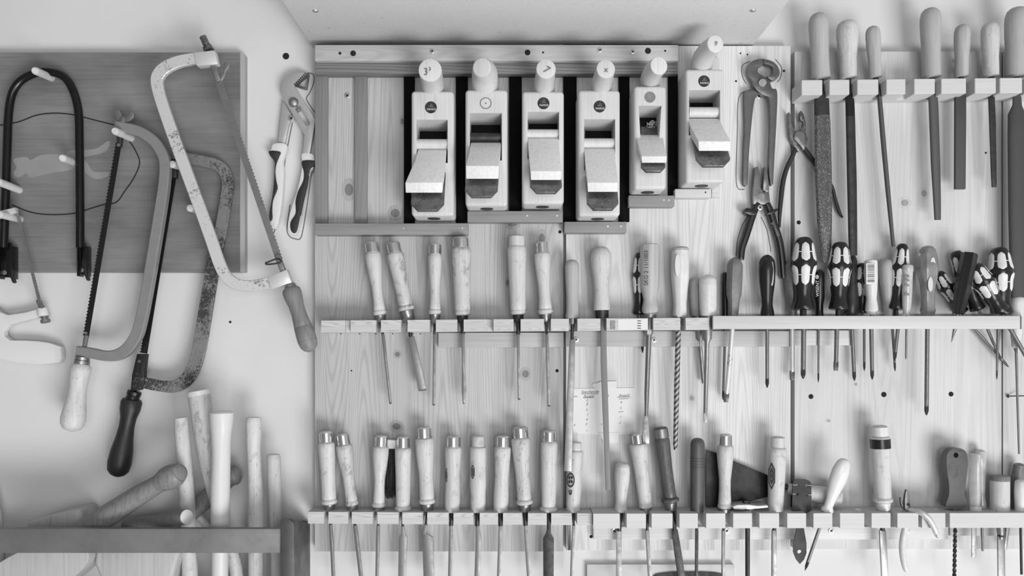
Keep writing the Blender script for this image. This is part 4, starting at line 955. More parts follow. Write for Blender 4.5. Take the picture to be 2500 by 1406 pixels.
T = chisel('stub chisel with a dark mushroomed top and long flat blade, far right', (2441, 1161), (2441, 1250), 0, (22, 22, 22), [(2443, 1308, 15), (2444, 1340, 17), (2445, 1430, 17)], .003, 'straight', group=g2, d=.052, bm='steel pale', neck=8)
turned(T, 'mushroomed_top', (2441, 1160), (2441, 1175), .052, .052, [(0, 16), (1, 20), (5, 22.6), (12, 22.6), (14, 21)], 'handle mid')
rod(T, 'socket', [(2442, 1282, 9), (2443, 1300, 8.5), (2443, 1316, 6)], 'steel pale', .052)
T = Thing('screwdriver', 'grey handle leaning behind the pale one in the far right corner', 'screwdriver', P(2478, 1248, .036))
turned(T, 'handle', (2490, 1130), (2474, 1246), .038, .038, dome(14, [(50, 15), (90, 13.5), (117, 13)], 6), 'grey plastic')
strip(T, 'blade', [(2470, 1250, 5), (2460, 1290, 8), (2453, 1343, 6)], .004, 'brushed steel', .038)
T = Thing('screwdriver', 'short pale handle in the far right corner with a thin shaft', 'screwdriver', P(2491, 1250, .058))
turned(T, 'handle', (2492, 1170), (2491, 1250), .060, .058, dome(13, [(30, 14), (60, 13), (80, 12.5)], 6), 'cream plastic')
rod(T, 'shaft', [(2491, 1248, 3), (2492, 1300, 3), (2494, 1402, 3)], 'dark steel', .058)
# thin spare blade behind
T = Thing('scraper_blade', 'narrow grey blade tip showing behind the half-hidden stained chisel', 'blade', P(1390, 1343, .03))
strip(T, 'blade', [(1389, 1262, 8), (1389, 1300, 8), (1391, 1343, 8)], .002, 'brushed steel', .030)

# ------------------------------------------------------------------ files and rasps hanging top right
FD = .048; gf = 'files in the top right rack'
def tfile(label, top, bot, prof, blade, bm, hm='handle wood', round_=True, thick=.006, name='file', plain_=None, sq=1.0):
    T = Thing(name, label, name, P(bot[0], bot[1], FD), gf)
    L = math.hypot(bot[0]-top[0], bot[1]-top[1])
    turned(T, 'handle', top, bot, FD+.004, FD, [(t*L, r) for t, r in prof], hm)
    b0 = blade[0]
    rod(T, 'tang', [(bot[0], bot[1]-3, 6), ((bot[0]+b0[0])/2, (bot[1]+b0[1])/2, 6), (b0[0], b0[1]+2, 6)], 'tang steel', FD)
    def bl(seq, mat, nm):
        m = MB(); pts = [P(x, y, FD) for x, y, w in seq]; W = [M(w, FD) for _, _, w in seq]
        if round_:
            rings = []
            for i, p in enumerate(pts):
                t = (pts[min(i+1, len(pts)-1)]-pts[max(i-1, 0)]).normalized(); u = t.cross(FW).normalized(); w = u.cross(t)
                rings.append([p+u*math.cos(q*math.pi/9)*W[i]/2+w*math.sin(q*math.pi/9)*W[i]/2*(sq if math.sin(q*math.pi/9) > 0 else .12 if sq < 1 else 1) for q in range(18)])
            m.ring_loft(rings)
        else: m.band(pts, W, thick)
        T.part(nm, m, mat, bev=0 if round_ else .0005)
    if plain_: bl(blade[:plain_], 'dark steel' if bm == 'rasp teeth' else 'black steel', 'heel'); bl(blade[plain_-1:], bm, 'blade')
    else: bl(blade, bm, 'blade')
    return T
def fh(rt, rw, rb, tb=.22):
    return [(0, rt*.28), (.02, rt*.6), (.06, rt*.84), (.13, rt*.97), (tb, rt), (.42, rt*.72+rw*.28), (.65, rw), (.8, rw*1.03), (.93, rb*.97), (.985, rb), (1, rb*.8)]
tfile('half-round rasp with coarse teeth in front of the small pliers', (1997, 32), (2004, 194), fh(23.5, 21, 23.5), [(2006, 225, 34), (2006, 250, 37), (2007, 282, 38), (2008, 300, 39), (2010, 420, 42), (2013, 540, 37), (2016, 600, 28), (2017, 641, 20)], 'rasp teeth', 'handle grey', sq=.4, name='rasp', plain_=3)
tfile('dark half-round file with a bulbous pale handle, next to the coarse rasp', (2068, 50), (2071, 192), fh(26, 19.5, 20.5, .25), [(2073, 228, 21), (2075, 250, 22.5), (2076, 284, 23), (2080, 450, 24), (2082, 580, 22), (2083, 624, 20)], 'dark steel', 'handle wood', sq=.45, plain_=3)
tfile('round tapering file leaning right, with a striped wooden handle', (2130, 64), (2137, 190), fh(17.5, 14.5, 16), [(2147, 234, 11), (2155, 330, 12), (2168, 470, 11), (2181, 602, 8.5)], 'file fine', 'handle striped')
tfile('long square-cut file with the tallest straight wooden handle but one', (2271, 20), (2275, 190), fh(24.5, 21, 22.5), [(2277, 228, 23), (2279, 260, 24), (2284, 400, 23.5), (2288, 500, 18.5), (2289, 537, 16)], 'file fine', 'handle grey', sq=.5)
tfile('short flat cross-cut file with a slim streaked handle', (2350, 60), (2347, 188), fh(19, 15.5, 17), [(2344, 232, 26), (2344, 300, 26), (2343, 462, 25)], 'file mid', 'handle striped', round_=False)
tfile('small tapering file between the flat file and the big rasp', (2417, 55), (2419, 188), fh(21, 18, 19), [(2420, 228, 14), (2423, 300, 14.5), (2426, 420, 12), (2427, 457, 10.5)], 'dark steel', 'handle wood', round_=False, thick=.004)
tfile('biggest rasp at the right edge with a large handle and wide blade', (2485, 18), (2480, 188), fh(28.5, 24, 25), [(2483, 228, 20), (2483, 258, 24), (2482, 280, 44), (2483, 330, 47), (2484, 500, 46), (2485, 640, 42), (2486, 726, 36)], 'file mid', 'handle grey', sq=.4, name='rasp')

# ------------------------------------------------------------------ pincers and pliers on the boards
T = Thing('pincers', 'big dark carpenter pincers hanging with a ring-shaped open jaw', 'pincers', P(1855, 450, BD))
zz = lambda pts: [(1790+x*.4052, 120+y*.4052) for x, y in pts]
dP = BD+.012
m = MB(); m.plate(zz(curve_pts([(190, 60), (140, 62), (100, 85), (88, 120), (95, 160), (120, 195), (125, 225), (160, 262), (195, 280), (215, 290), (222, 350), (222, 500), (215, 700), (222, 790), (228, 818), (240, 815), (243, 780), (252, 600), (262, 420), (265, 255), (235, 235), (215, 185), (180, 160), (150, 140), (155, 110), (180, 92)], 4, True)), dP+.008, .010); T.part('jaw_and_handle', m, 'pincer steel', bev=.0022)
m = MB(); m.plate(zz(curve_pts([(190, 62), (240, 75), (272, 110), (280, 150), (262, 178), (230, 186), (205, 165), (225, 160), (240, 135), (240, 110), (222, 95), (188, 86)], 4, True)), dP+.010, .012); T.part('cutting_jaw', m, 'pincer steel', bev=.002)
m = MB(); m.plate(zz(curve_pts([(125, 200), (110, 240), (72, 250), (68, 300), (72, 450), (66, 600), (62, 790), (75, 822), (88, 800), (95, 640), (108, 480), (125, 330), (140, 285), (165, 255), (185, 225), (170, 190)], 4, True)), dP, .010); T.part('handle', m, 'pincer steel', bev=.0022)
c = zz([(177, 202)])[0]; m = MB(); m.lathe(P(c[0], c[1], dP+.012), P(c[0], c[1], dP-.002), [(0, M(9, .03)), (.2, M(11.5, .03)), (1, M(11.5, .03))], 20); T.part('pivot', m, 'steel')
c = zz([(157, 283)])[0]; screw(BB, c[0], c[1], BD+.0012, 6.5)
for pts in (((1823, 222), (1803, 240), (1800, 330), (1797, 430), (1802, 460), (1818, 462)), ((1830, 150), (1812, 160), (1812, 185), (1822, 205)), ((1893, 145), (1908, 165), (1905, 190), (1898, 200))):
    m = MB(); m.tube([P(x, y, BD+.0002) for x, y in curve_pts(pts, 4)], .0007, 6); BB.part('pencil_outline', m, 'pencil')
T = Thing('pliers', 'combination pliers with thin dark handles, tucked behind the coarse rasp', 'pliers', P(1950, 360, BD))
m = MB(); m.plate(zz([(330, 385), (338, 376), (352, 405), (352, 440), (362, 470), (385, 505), (410, 510), (418, 545), (410, 590), (400, 618), (385, 612), (362, 575), (345, 545), (340, 500), (334, 440)]), BD+.013, .008); T.part('jaw', m, 'jaw steel', bev=.0012)
m = MB(); m.plate(zz([(400, 385), (410, 366), (428, 395), (438, 440), (440, 500), (450, 545), (440, 580), (428, 610), (412, 590), (385, 560), (365, 540), (370, 505), (395, 505), (418, 470), (420, 435), (402, 428)]), BD+.017, .008); T.part('jaw', m, 'jaw steel', bev=.0012)
c = zz([(398, 528)])[0]; m = MB(); m.lathe(P(c[0], c[1], BD+.0178), P(c[0], c[1], BD+.01), [(0, M(13, .03)), (1, M(14, .03))], 18); T.part('pivot', m, 'pincer steel')
for pts, w in ((((375, 600), (352, 655), (322, 720), (300, 800), (288, 900), (280, 1000), (280, 1075)), (9, 9.5, 9.5, 10, 9.5, 8, 4)), (((420, 590), (450, 630), (495, 690), (545, 760), (595, 830), (615, 905), (640, 985), (660, 1015)), (9, 10, 10, 9, 7, 7, 7, 3))):
    q = curve_pts([tuple(P(x, y, BD+.0095))+(M(r*.62, .03),) for (x, y), r in zip(zz(pts), w)], 4); m = MB(); m.tube([p[:3] for p in q], [p[3] for p in q], 12); T.part('grip', m, 'black rubber')
T = Thing('pliers', 'combination pliers with flanged black handles hanging wide open below the pincers', 'pliers', P(1857, 515, BD))
m = MB(); m.plate(zz([(130, 712), (150, 705), (165, 760), (165, 830), (185, 862), (215, 850), (222, 900), (225, 935), (120, 935), (118, 880), (122, 800)]), BD+.016, .009); T.part('jaw', m, 'jaw steel', bev=.001)
m = MB(); m.plate(zz([(178, 850), (182, 780), (188, 708), (200, 705), (212, 770), (218, 850), (205, 862)]), BD+.018, .010); T.part('jaw', m, 'jaw steel', bev=.001)
c = zz([(167, 893)])[0]; m = MB(); m.lathe(P(c[0], c[1], BD+.017), P(c[0], c[1], BD+.01), [(0, M(10, .03)), (1, M(11, .03))], 18); T.part('pivot', m, 'brushed steel')
c = zz([(163, 954)])[0]; screw(BB, c[0], c[1], BD+.0175, 6.5)
for pts, w, fl in ((((150, 930), (125, 975), (100, 1050), (75, 1130), (52, 1200), (45, 1270)), (15, 17, 17, 17, 16, 15), ((60, 985), (80, 955), (145, 970), (140, 995), (100, 1000))),
                   (((200, 930), (222, 980), (250, 1070), (275, 1150), (290, 1240), (297, 1330), (300, 1380)), (15, 17, 17, 17, 17, 16, 14), ((215, 975), (268, 958), (272, 970), (235, 992), (200, 1000)))):
    m = MB(); q = curve_pts([tuple(P(x, y, BD+.011))+(M(r, .03),) for (x, y), r in zip(zz(pts), w)], 4)
    m.band([p[:3] for p in q], [p[3] for p in q], .013, .5); h = T.part('grip', m, 'black plastic', bev=.001)
    m = MB(); m.plate(zz(fl), BD+.019, .012); T.part('thumb_guard', m, 'black plastic', h, bev=.001)
T.part('lettering', text_mb('BOWER', 1893, 560, BD+.0180, 11, -1.15), 'handle mid', h)
for pts in (((1830, 520), (1812, 550), (1800, 590), (1797, 625)), ((1858, 530), (1872, 560), (1880, 600), (1882, 615))):
    m = MB(); m.tube([P(x, y, BD+.0002) for x, y in curve_pts(pts, 4)], .0007, 6); BB.part('pencil_outline', m, 'pencil')

T = Thing('water_pump_pliers', 'silver water pump pliers with white and dark grips on the wall beside the board', 'pliers', P(715, 300, 0))
zp = lambda pts: [(640+x*.3129, 160+y*.3129) for x, y in pts]
m = MB(); m.plate(zp(curve_pts([(345, 60), (300, 48), (240, 60), (190, 90), (155, 140), (148, 200), (165, 255)], 4)+[(330, 540), (325, 600), (318, 680), (370, 685), (392, 560), (415, 420), (300, 240), (255, 165), (247, 152)]), .017, .008, holes=[zp(round_poly([(250, 330), (290, 305), (378, 455), (345, 475)], 22))]); T.part('upper_jaw', m, 'plier nickel', bev=.0012)
m = MB(); m.plate(zp([(160, 270), (215, 360), (245, 405), (215, 440), (205, 470), (175, 610), (120, 610), (138, 440)]), .011, .006); T.part('lower_arm', m, 'plier nickel', bev=.001)
m = MB(); m.plate(zp([(250, 155), (290, 105), (345, 55), (365, 62), (360, 110), (345, 185), (300, 175)]), .011, .007, holes=[zp([(275, 150), (350, 78), (352, 110), (338, 172)])]); T.part('lower_jaw', m, 'pincer steel', bev=.0006)
for i in range(8):
    x, y = 252+i*11.5, 148-i*11.5; m = MB(); m.plate(zp([(x-6, y-2), (x+6, y-12), (x+9, y+3)]), .0175, .006); T.part('tooth', m, 'dark steel')
c = zp([(248, 290)])[0]; m = MB(); m.lathe(P(c[0], c[1], .022), P(c[0], c[1], .008), [(0, M(6, .02)), (.15, M(10.5, .02)), (.35, M(12.4, .02)), (1, M(12, .02))], 22); T.part('rivet', m, 'steel pale')
c = zp([(278, 345)])[0]; m = MB(); m.plate(zp([(258, 345), (292, 328), (300, 345), (266, 364)]), .014, .006); T.part('slider', m, 'steel pale', bev=.0005)
c = zp([(227, 411)])[0]; screw(T, c[0], c[1], .0125, 7)
for out, inn in (([(80, 620), (115, 605), (185, 612), (188, 660), (160, 740), (165, 820), (160, 960), (150, 1080), (130, 1200), (105, 1265), (75, 1262), (60, 1200), (70, 1060), (90, 930), (95, 800), (92, 740), (52, 690), (50, 665), (70, 655)],
                  [(55, 665), (140, 672), (135, 705), (110, 770), (102, 830), (110, 900), (120, 960), (85, 1050), (78, 1130), (80, 1190), (62, 1215), (55, 1160), (75, 1040), (90, 930), (96, 800), (94, 745), (60, 700)]),
                 ([(310, 685), (395, 690), (410, 740), (395, 800), (370, 830), (345, 960), (310, 1110), (290, 1220), (265, 1310), (225, 1312), (200, 1270), (205, 1200), (225, 1120), (265, 1000), (300, 860), (312, 760)],
                  [(316, 742), (412, 742), (408, 775), (370, 820), (350, 930), (320, 1060), (295, 1180), (270, 1290), (245, 1308), (222, 1280), (222, 1220), (258, 1160), (262, 1110), (260, 1060), (280, 980), (320, 900), (325, 830), (312, 785)])):
    m = MB(); m.plate(zp(curve_pts(out, 3, True)), .016, .012); h = T.part('grip', m, 'ivory plastic', bev=.0025)
    m = MB(); m.plate(zp(curve_pts(inn, 3, True)), .0176, .006); T.part('grip_inlay', m, 'black rubber', h, bev=.001)

# ------------------------------------------------------------------ handwritten note
T = Thing('paper_note', 'handwritten paper note taped to the board behind the flat file', 'note', P(1480, 1060, BD))
zn = lambda pts: [(1380+x*.1351, 910+y*.1351) for x, y in pts]
m = MB(); m.plate(zn([(140, 285), (1255, 272), (1262, 1112), (590, 1118), (230, 1095), (138, 1045)]), BD+.0010, .0006); pp = T.part('sheet', m, 'paper')
m = MB(); m.plate(zn([(490, 215), (520, 185), (560, 190), (640, 160), (930, 150), (925, 290), (560, 290), (510, 262)]), BD+.0016, .0006); T.part('tape', m, 'paper')
m = MB(); m.plate(zn([(590, 1080), (970, 1080), (965, 1262), (680, 1275), (665, 1195)]), BD+.0016, .0006); T.part('tape', m, 'paper')
for s_, x, y, k in (('Stechende', 445, 345, 10.5), ('Anzahl', 420, 425, 9.5), ('Anzahl', 1060, 410, 9.5), ('mm', 185, 425, 6), ('2', 390, 495, 7), ('3', 385, 570, 10), ('2', 385, 668, 7), ('1', 400, 755, 8), ('4', 385, 845, 8), ('7', 372, 935, 8), ('1', 385, 1045, 7),
                    ('4', 1005, 535, 8), ('2', 1000, 635, 7), ('1', 992, 800, 8), ('2', 985, 908, 8), ('8', 770, 420, 7), ('6', 165, 945, 7), ('5', 655, 930, 6)):
    (px, py), = zn([(x, y)]); T.part('handwriting', text_mb(s_, px, py, BD+.00125, k, .03, .35), 'pencil', pp)
for x0, x1, y in ((300, 600, 380), (330, 510, 450), (940, 1180, 438), (970, 1150, 470), (965, 1050, 705)):
    m = MB(); m.plate(zn([(x0, y), (x1, y-6), (x1, y+2), (x0, y+8)]), BD+.00125, .0002); T.part('underline', m, 'pencil', pp)

# ------------------------------------------------------------------ bow saws and hacksaws on the left
def zl(pts): return [(x*.4978, y*.4978)+tuple(r) for x, y, *r in pts]
T = Thing('bow_saw', 'black tubular bow saw frame hanging upside down without a blade', 'saw', P(105, 190, .04))
q = curve_pts([tuple(P(x, y, .034)) for x, y in zl([(18, 1215), (22, 1100), (30, 900), (36, 700), (42, 560), (62, 455), (112, 388), (205, 352), (300, 368), (352, 430), (384, 540), (390, 700), (392, 900), (393, 1090), (393, 1215)])], 5)
m = MB(); m.tube(q, M(9.8, .034), 16); T.part('frame_tube', m, 'tube black')
for x0, x1, yb, sx in ((-8, 28, 680, 0), (187, 209, 674, 1)):
    m = MB(); m.box(x0, 600, x0+3.4, yb, .044, .020); m.box(x1-3.4, 600, x1, yb, .044, .020); m.box(x0+3, 592, x1-3, yb-3, .030, .005); br = T.part('blade_bracket', m, 'tube black', bev=.0008)
    cx, cy = ((x0+x1)/2, yb-15)
    screw(T, cx, cy, .0305, 6, 'steel pale', None, False)
    m = MB(); m.plate(curve_pts([(x1-2, yb-20), (x1+6, yb-22), (x1+9, yb-10), (x1+8, yb+2), (x1+10, yb+9), (x1+4, yb+11), (x1-1, yb+2)], 3, True), .036, .004); T.part('wing_nut', m, 'dark steel', bev=.0008)

def saw_handle(T, top, bot, prof, mat, d, seg=24, **kw): return turned(T, 'handle', top, bot, d, d, prof, mat, seg=seg, **kw)
def teeth_blade(T, a, b, w, mat, d, side, pitch=9, th=.0014, depth=3, holes=True):
    """blade between two photo points with teeth along one side (+1 right, -1 left)"""
    L = math.hypot(b[0]-a[0], b[1]-a[1]); ux, uy = (b[0]-a[0])/L, (b[1]-a[1])/L; nx, ny = -uy*-side, ux*-side
    if nx*side < 0: nx, ny = -nx, -ny
    pts = [(a[0]-nx*w/2, a[1]-ny*w/2)]
    n = int(L/pitch)
    edge = []
    for i in range(n):
        t0 = L*i/n; t1 = L*(i+.75)/n
        edge += [(a[0]+ux*t0+nx*(w/2-depth), a[1]+uy*t0+ny*(w/2-depth)), (a[0]+ux*t1+nx*w/2, a[1]+uy*t1+ny*w/2)]
    pts += edge+[(b[0]+nx*(w/2-depth), b[1]+ny*(w/2-depth)), (b[0]-nx*w/2, b[1]-ny*w/2)]
    m = MB(); m.plate(pts, d, th); return T.part('saw_blade', m, mat)

# dark rusty hacksaw, behind
T = Thing('hacksaw', 'dark rusty hacksaw with a dark brown handle, hanging behind the other two', 'saw', P(380, 700, .03), 'hacksaws on the left wall')
d3 = .030
path = [(425, 386, 22), (440, 384, 25), (468, 389, 26), (500, 395, 27), (530, 403, 28), (549, 420, 29), (557, 448, 29), (552, 490, 28), (540, 560, 29), (520, 655, 32), (504, 750, 33), (489, 840, 33), (478, 885, 33), (460, 922, 32), (432, 942, 30), (400, 943, 27), (366, 937, 27), (340, 931, 26)]
q = curve_pts([tuple(P(x, y, d3))+(M(w, d3),) for x, y, w in path], 5)
m = MB(); m.band([p[:3] for p in q], [p[3] for p in q], .007, .25); T.part('frame', m, 'rusty frame')
m = MB(); m.plate([(415, 388), (431, 388), (430, 434), (417, 434)], d3+.005, .010); T.part('upper_clamp', m, 'dark steel', bev=.0008)
teeth_blade(T, (422, 425), (350, 862), 18, 'black steel', d3+.0035, -1, 7)
m = MB(); m.plate([(334, 864), (357, 864), (352, 905), (352, 938), (342, 952), (318, 956), (322, 915), (330, 880)], d3+.007, .012); b_ = T.part('lower_bracket', m, 'rusty plate', bev=.001)
m = MB(); m.disc(340, 882, 4, d3+.0082, .0012, 14); T.part('pin', m, 'jaw steel', b_)
m = MB(); m.plate([(340, 890), (344, 890), (342, 910), (338, 910)], d3+.0074, .0005); T.part('slot', m, 'dark hole', b_)
turned(T, 'ferrule', (329, 954), (323, 976), d3, d3, [(0, 15), (2, 17), (10, 17), (12, 15), (22, 17)], 'black steel')
saw_handle(T, (323, 972), (285, 1164), [(0, 14), (3, 22), (10, 25), (28, 24), (48, 19), (70, 18), (100, 21), (130, 26), (160, 28), (180, 25), (190, 17), (195, 6)], 'handle dark', d3)

# grey painted hacksaw
T = Thing('hacksaw', 'grey painted hacksaw with a pale wooden handle and a wing nut on top', 'saw', P(290, 600, .04), 'hacksaws on the left wall')
d2 = .050
path = [(284, 309, 24), (300, 312, 25), (325, 317, 25), (350, 326, 25), (378, 346, 26), (397, 374, 26), (404, 400, 25), (402, 450, 25), (390, 530, 26), (372, 640, 26), (358, 720, 26), (346, 780, 26), (334, 820, 27), (312, 852, 28), (285, 867, 27), (255, 868, 25), (225, 862, 25), (190, 857, 25)]
q = curve_pts([tuple(P(x, y, d2))+(M(w, d2),) for x, y, w in path], 5)
m = MB(); m.band([p[:3] for p in q], [p[3] for p in q], .014, .22); T.part('frame', m, 'frame grey')
c = P(303, 300, d2)
m = MB(); m.lathe(P(303, 286, d2), P(300, 301, d2), [(0, M(5, d2)), (.4, M(9, d2)), (1, M(10, d2))], 16); nut = T.part('wing_nut', m, 'brushed steel')
for pts in ([(296, 296), (284, 290), (279, 276), (282, 267), (291, 268), (297, 282), (302, 291)], [(304, 292), (310, 283), (318, 273), (327, 276), (326, 286), (316, 295), (308, 298)]):
    m = MB(); m.plate(curve_pts(pts, 3, True), d2+.0025, .005); T.part('wing', m, 'brushed steel', nut, bev=.001)
m = MB(); m.plate([(285, 322), (298, 324), (294, 358), (284, 357)], d2+.004, .008); b_ = T.part('upper_clamp', m, 'dark steel', bev=.0008)
m = MB(); m.disc(289, 354, 4, d2+.0056, .0018, 14); T.part('pin', m, 'steel', b_)
teeth_blade(T, (289, 348), (209, 820), 15, 'black steel', d2+.001, -1, 8)
m = MB(); m.disc(209, 813, 4, d2+.0032, .0022, 14); T.part('pin', m, 'steel')
m = MB(); m.plate([(204, 818), (214, 818), (208, 848), (200, 848)], d2+.003, .006); T.part('lower_clamp', m, 'brushed steel', bev=.0006)
turned(T, 'ferrule', (202, 870), (199, 890), d2, d2, [(0, 15), (1, 17), (8, 17), (9, 16), (10, 18), (18, 18.5), (20, 16)], 'steel')
saw_handle(T, (199, 888), (174, 1054), [(0, 17), (5, 22), (16, 24.5), (34, 22.5), (58, 20), (80, 21), (110, 26), (135, 29), (150, 27), (160, 21), (166, 8)], 'handle wood', d2)

# silver hacksaw, in front
T = Thing('hacksaw', 'worn silver hacksaw with a brown turned handle, slanting in front of the dark board', 'saw', P(570, 450, .06), 'hacksaws on the left wall')
d4 = .074
path = [(520, 138, 26), (500, 141, 27), (468, 145, 27), (435, 152, 28), (405, 166, 30), (389, 182, 30), (384, 200, 29), (391, 235, 28), (416, 310, 28), (458, 425, 28), (495, 525, 28), (518, 590, 28), (535, 640, 28), (552, 674, 28), (578, 694, 28), (615, 698, 27), (655, 691, 27), (700, 682, 27)]
q = curve_pts([tuple(P(x, y, d4))+(M(w, d4),) for x, y, w in path], 5)
m = MB(); m.band([p[:3] for p in q], [p[3] for p in q], .009, .25); T.part('frame', m, 'worn silver')
m = MB(); m.plate([(471, 128), (523, 122), (531, 156), (480, 161)], d4+.008, .016); T.part('upper_sleeve', m, 'worn silver', bev=.0015)
m = MB(); m.plate([(654, 676), (700, 657), (712, 690), (660, 706)], d4+.008, .016); T.part('lower_sleeve', m, 'worn silver', bev=.0015)
turned(T, 'tension_bolt', (495, 89), (511, 124), d4, d4, [(0, 7), (1, 9), (22, 9), (24, 7), (27, 12), (34, 13), (38, 13)], 'jaw steel', groove=.12)
m = MB(); m.band([P(518, 152, d4), P(524, 168, d4), P(535, 200, d4)], [M(11, d4), M(14, d4), M(14, d4)], .009, .3); T.part('upper_clamp', m, 'brushed steel', bev=.0005)
m = MB(); m.plate(curve_pts([(533, 188), (543, 180), (546, 168), (545, 156), (552, 150), (559, 156), (557, 166), (551, 172), (547, 186), (539, 198)], 3, True), d4+.002, .004); T.part('clamp_wing', m, 'steel', bev=.0008)
teeth_blade(T, (534, 196), (682, 634), 18, 'brushed steel', d4-.001, 1, 9)
m = MB(); m.band([P(677, 622, d4), P(685, 645, d4), P(692, 662, d4)], M(14, d4), .008, .3); T.part('lower_clamp', m, 'brushed steel', bev=.0005)
m = MB(); m.tube([P(*p, d4+.004) for p in curve_pts([(648, 642), (656, 639), (675, 632), (684, 634), (686, 640), (668, 644), (652, 645)], 4, True)], .0014, 8); T.part('clamp_ring', m, 'dark steel')
turned(T, 'ferrule', (703, 688), (713, 708), d4, d4, [(0, 9), (8, 9), (9, 14), (18, 15), (22, 15)], 'steel')
saw_handle(T, (709, 702), (759, 858), [(0, 16), (4, 21), (12, 23), (26, 22), (46, 18.5), (66, 18), (86, 20), (98, 21.5), (99, 21), (100, 21.8), (120, 23.5), (134, 23.8), (135, 23.2), (136, 23.8), (150, 21), (159, 15), (164, 6)], 'handle mid', d4)

# white fretsaw leaning out of the picture
T = Thing('fret_saw', 'white painted fretsaw at the left edge, its grip low on the wall', 'saw', P(40, 800, .03))
fp = [(97, 753), (60, 763), (19, 769), (0, 762), (-30, 735), (-50, 640), (-40, 540), (-78, 545), (-96, 640), (-90, 800), (-60, 868), (0, 876), (41, 886), (94, 890), (144, 885), (150, 872), (147, 846), (120, 837), (94, 833), (60, 831), (25, 831), (10, 820), (8, 808), (22, 793), (60, 783), (98, 773)]
m = MB(); m.plate(fp, .020, .014); T.part('frame', m, 'painted plaster', bev=.006, seg=3)
m = MB(); m.band([P(-60, 548, .050), P(-5, 526, .050), P(41, 513, .050)], [M(24, .05), M(17, .05), M(12, .05)], .010, .3); T.part('upper_arm', m, 'worn silver')
m = MB(); m.lathe(P(103, 752, .022), P(106, 772, .022), [(0, .0085), (1, .0085)], 20); T.part('collar', m, 'painted plaster', bev=.001)
teeth_blade(T, (41, 514), (97, 738), 8, 'brushed steel', .048, 1, 7, depth=1.5)
m = MB(); m.band([P(95, 734, .045), P(102, 752, .024)], M(11, .06), .006); T.part('blade_clamp', m, 'pincer steel', bev=.0006)
turned(T, 'thumb_nut', (108, 771), (112, 788), .022, .022, [(0, 8), (2, 10), (4, 10), (5, 7.5), (8, 7.5), (8.5, 11), (16, 11.5), (17.4, 9)], 'steel pale')

# ------------------------------------------------------------------ hammer rack at lower left
T = Thing('hammer_rack', 'iron bar and bracket on the wall, holding hammers and mallets upright', 'tool rack', P(340, 1320, 0))
db_ = .135
m = MB(); m.box(-160, 1291, 687, 1350, db_, .014); T.part('bar', m, 'rack iron', bev=.0008)
m = MB(); m.plate(round_poly([(685, 1267), (703, 1266), (718, 1275), (718, 1600), (685, 1600)], 10), db_+.003, .006); T.part('front_flange', m, 'bracket iron', bev=.0015)
X0 = P(701, 0, db_).x; X1 = P(718, 0, db_+.003).x; zt_, zb_, zr_ = P(0, 1268, db_).z, P(0, 1600, db_).z, P(0, 1276, 0).z
m = MB(); m.hexa([(X0, -db_, zt_), (X0+.004, -db_, zt_), (X0+.004, -db_, zb_), (X0, -db_, zb_), (X0, -.0005, zr_), (X0+.004, -.0005, zr_), (X0+.004, -.0005, zb_), (X0, -.0005, zb_)]); T.part('side_web', m, 'bracket iron', bev=.0008)
m = MB(); m.plate(round_poly([(731, 1276), (738, 1272), (751, 1276), (751, 1560), (731, 1560)], 8), .0065, .006); T.part('wall_flange', m, 'bracket iron', bev=.0015)
m = MB(); zf = P(0, 1556, .06).z; xl = P(-160, 0, .06).x
m.hexa([(xl, -db_, zf), (X0, -db_, zf), (X0, -db_, zf-.015), (xl, -db_, zf-.015), (xl, -.0005, zf), (X0, -.0005, zf), (X0, -.0005, zf-.015), (xl, -.0005, zf-.015)]); T.part('bottom_shelf', m, 'rack iron')
def hammer(label, pts, mat, d, d1=None, head=None, cap=None, name='hammer', headm='dark steel', group='hammers behind the iron bar', flat=1.0):
    T = Thing(name, label, name, P(pts[-1][0], pts[-1][1], d), group)
    n = len(pts); dd = [d+((d1-d)*i/(n-1) if d1 is not None else 0) for i in range(n)]
    a = [tuple(P(x, y, q))+(M(r, q),) for (x, y, r), q in zip(pts, dd)]
    q = [a[0]]+curve_pts(a[1:], 5); m = MB(); m.tube([p[:3] for p in q], [p[3] for p in q], 22); h = T.part('handle', m, mat)
    if head:
        (x, y, w, hh), hd, th, mt = head; m = MB(); m.box(x-w/2, y-hh/2, x+w/2, y+hh/2, hd+th/2, th); T.part('head', m, mt, bev=min(th*.25, .008), seg=3)
    return T
hammer('slim speckled hammer handle standing just left of the paint-stained one', [(441, 1020, 16), (442, 1030, 17), (449, 1120, 18), (457, 1230, 19), (461, 1330, 17.5), (464, 1400, 19), (465, 1500, 17)], 'handle wood', .064, head=((462, 1530, 110, 44), .064, .03, 'dark steel'))
T = hammer('thick paint-stained handle with a pale oval end, leaning behind the white one', [(484, 955, 27), (487, 968, 27), (497, 1040, 25), (510, 1140, 20), (530, 1230, 16), (553, 1310, 16), (575, 1385, 16), (586, 1500, 15)], 'handle soiled', .054, head=((584, 1530, 36, 44), .045, .03, 'dark steel'))
m = MB(); m.lathe(P(484, 952, .054), P(486, 966, .054), [(0, M(22, .05)), (.2, M(27, .05)), (.7, M(27.6, .05)), (1, M(27, .05))], 22); T.part('end_cap', m, 'tape')
T = hammer('white hammer handle with a flared rounded top', [(541, 1004, 25), (541, 1008, 29), (541, 1030, 27.5), (540, 1070, 23.5), (540, 1120, 22), (538, 1200, 23), (538, 1290, 22), (537, 1406, 19.5), (537, 1500, 19)], 'handle cream', .090, head=((537, 1528, 130, 46), .085, .032, 'dark steel'))
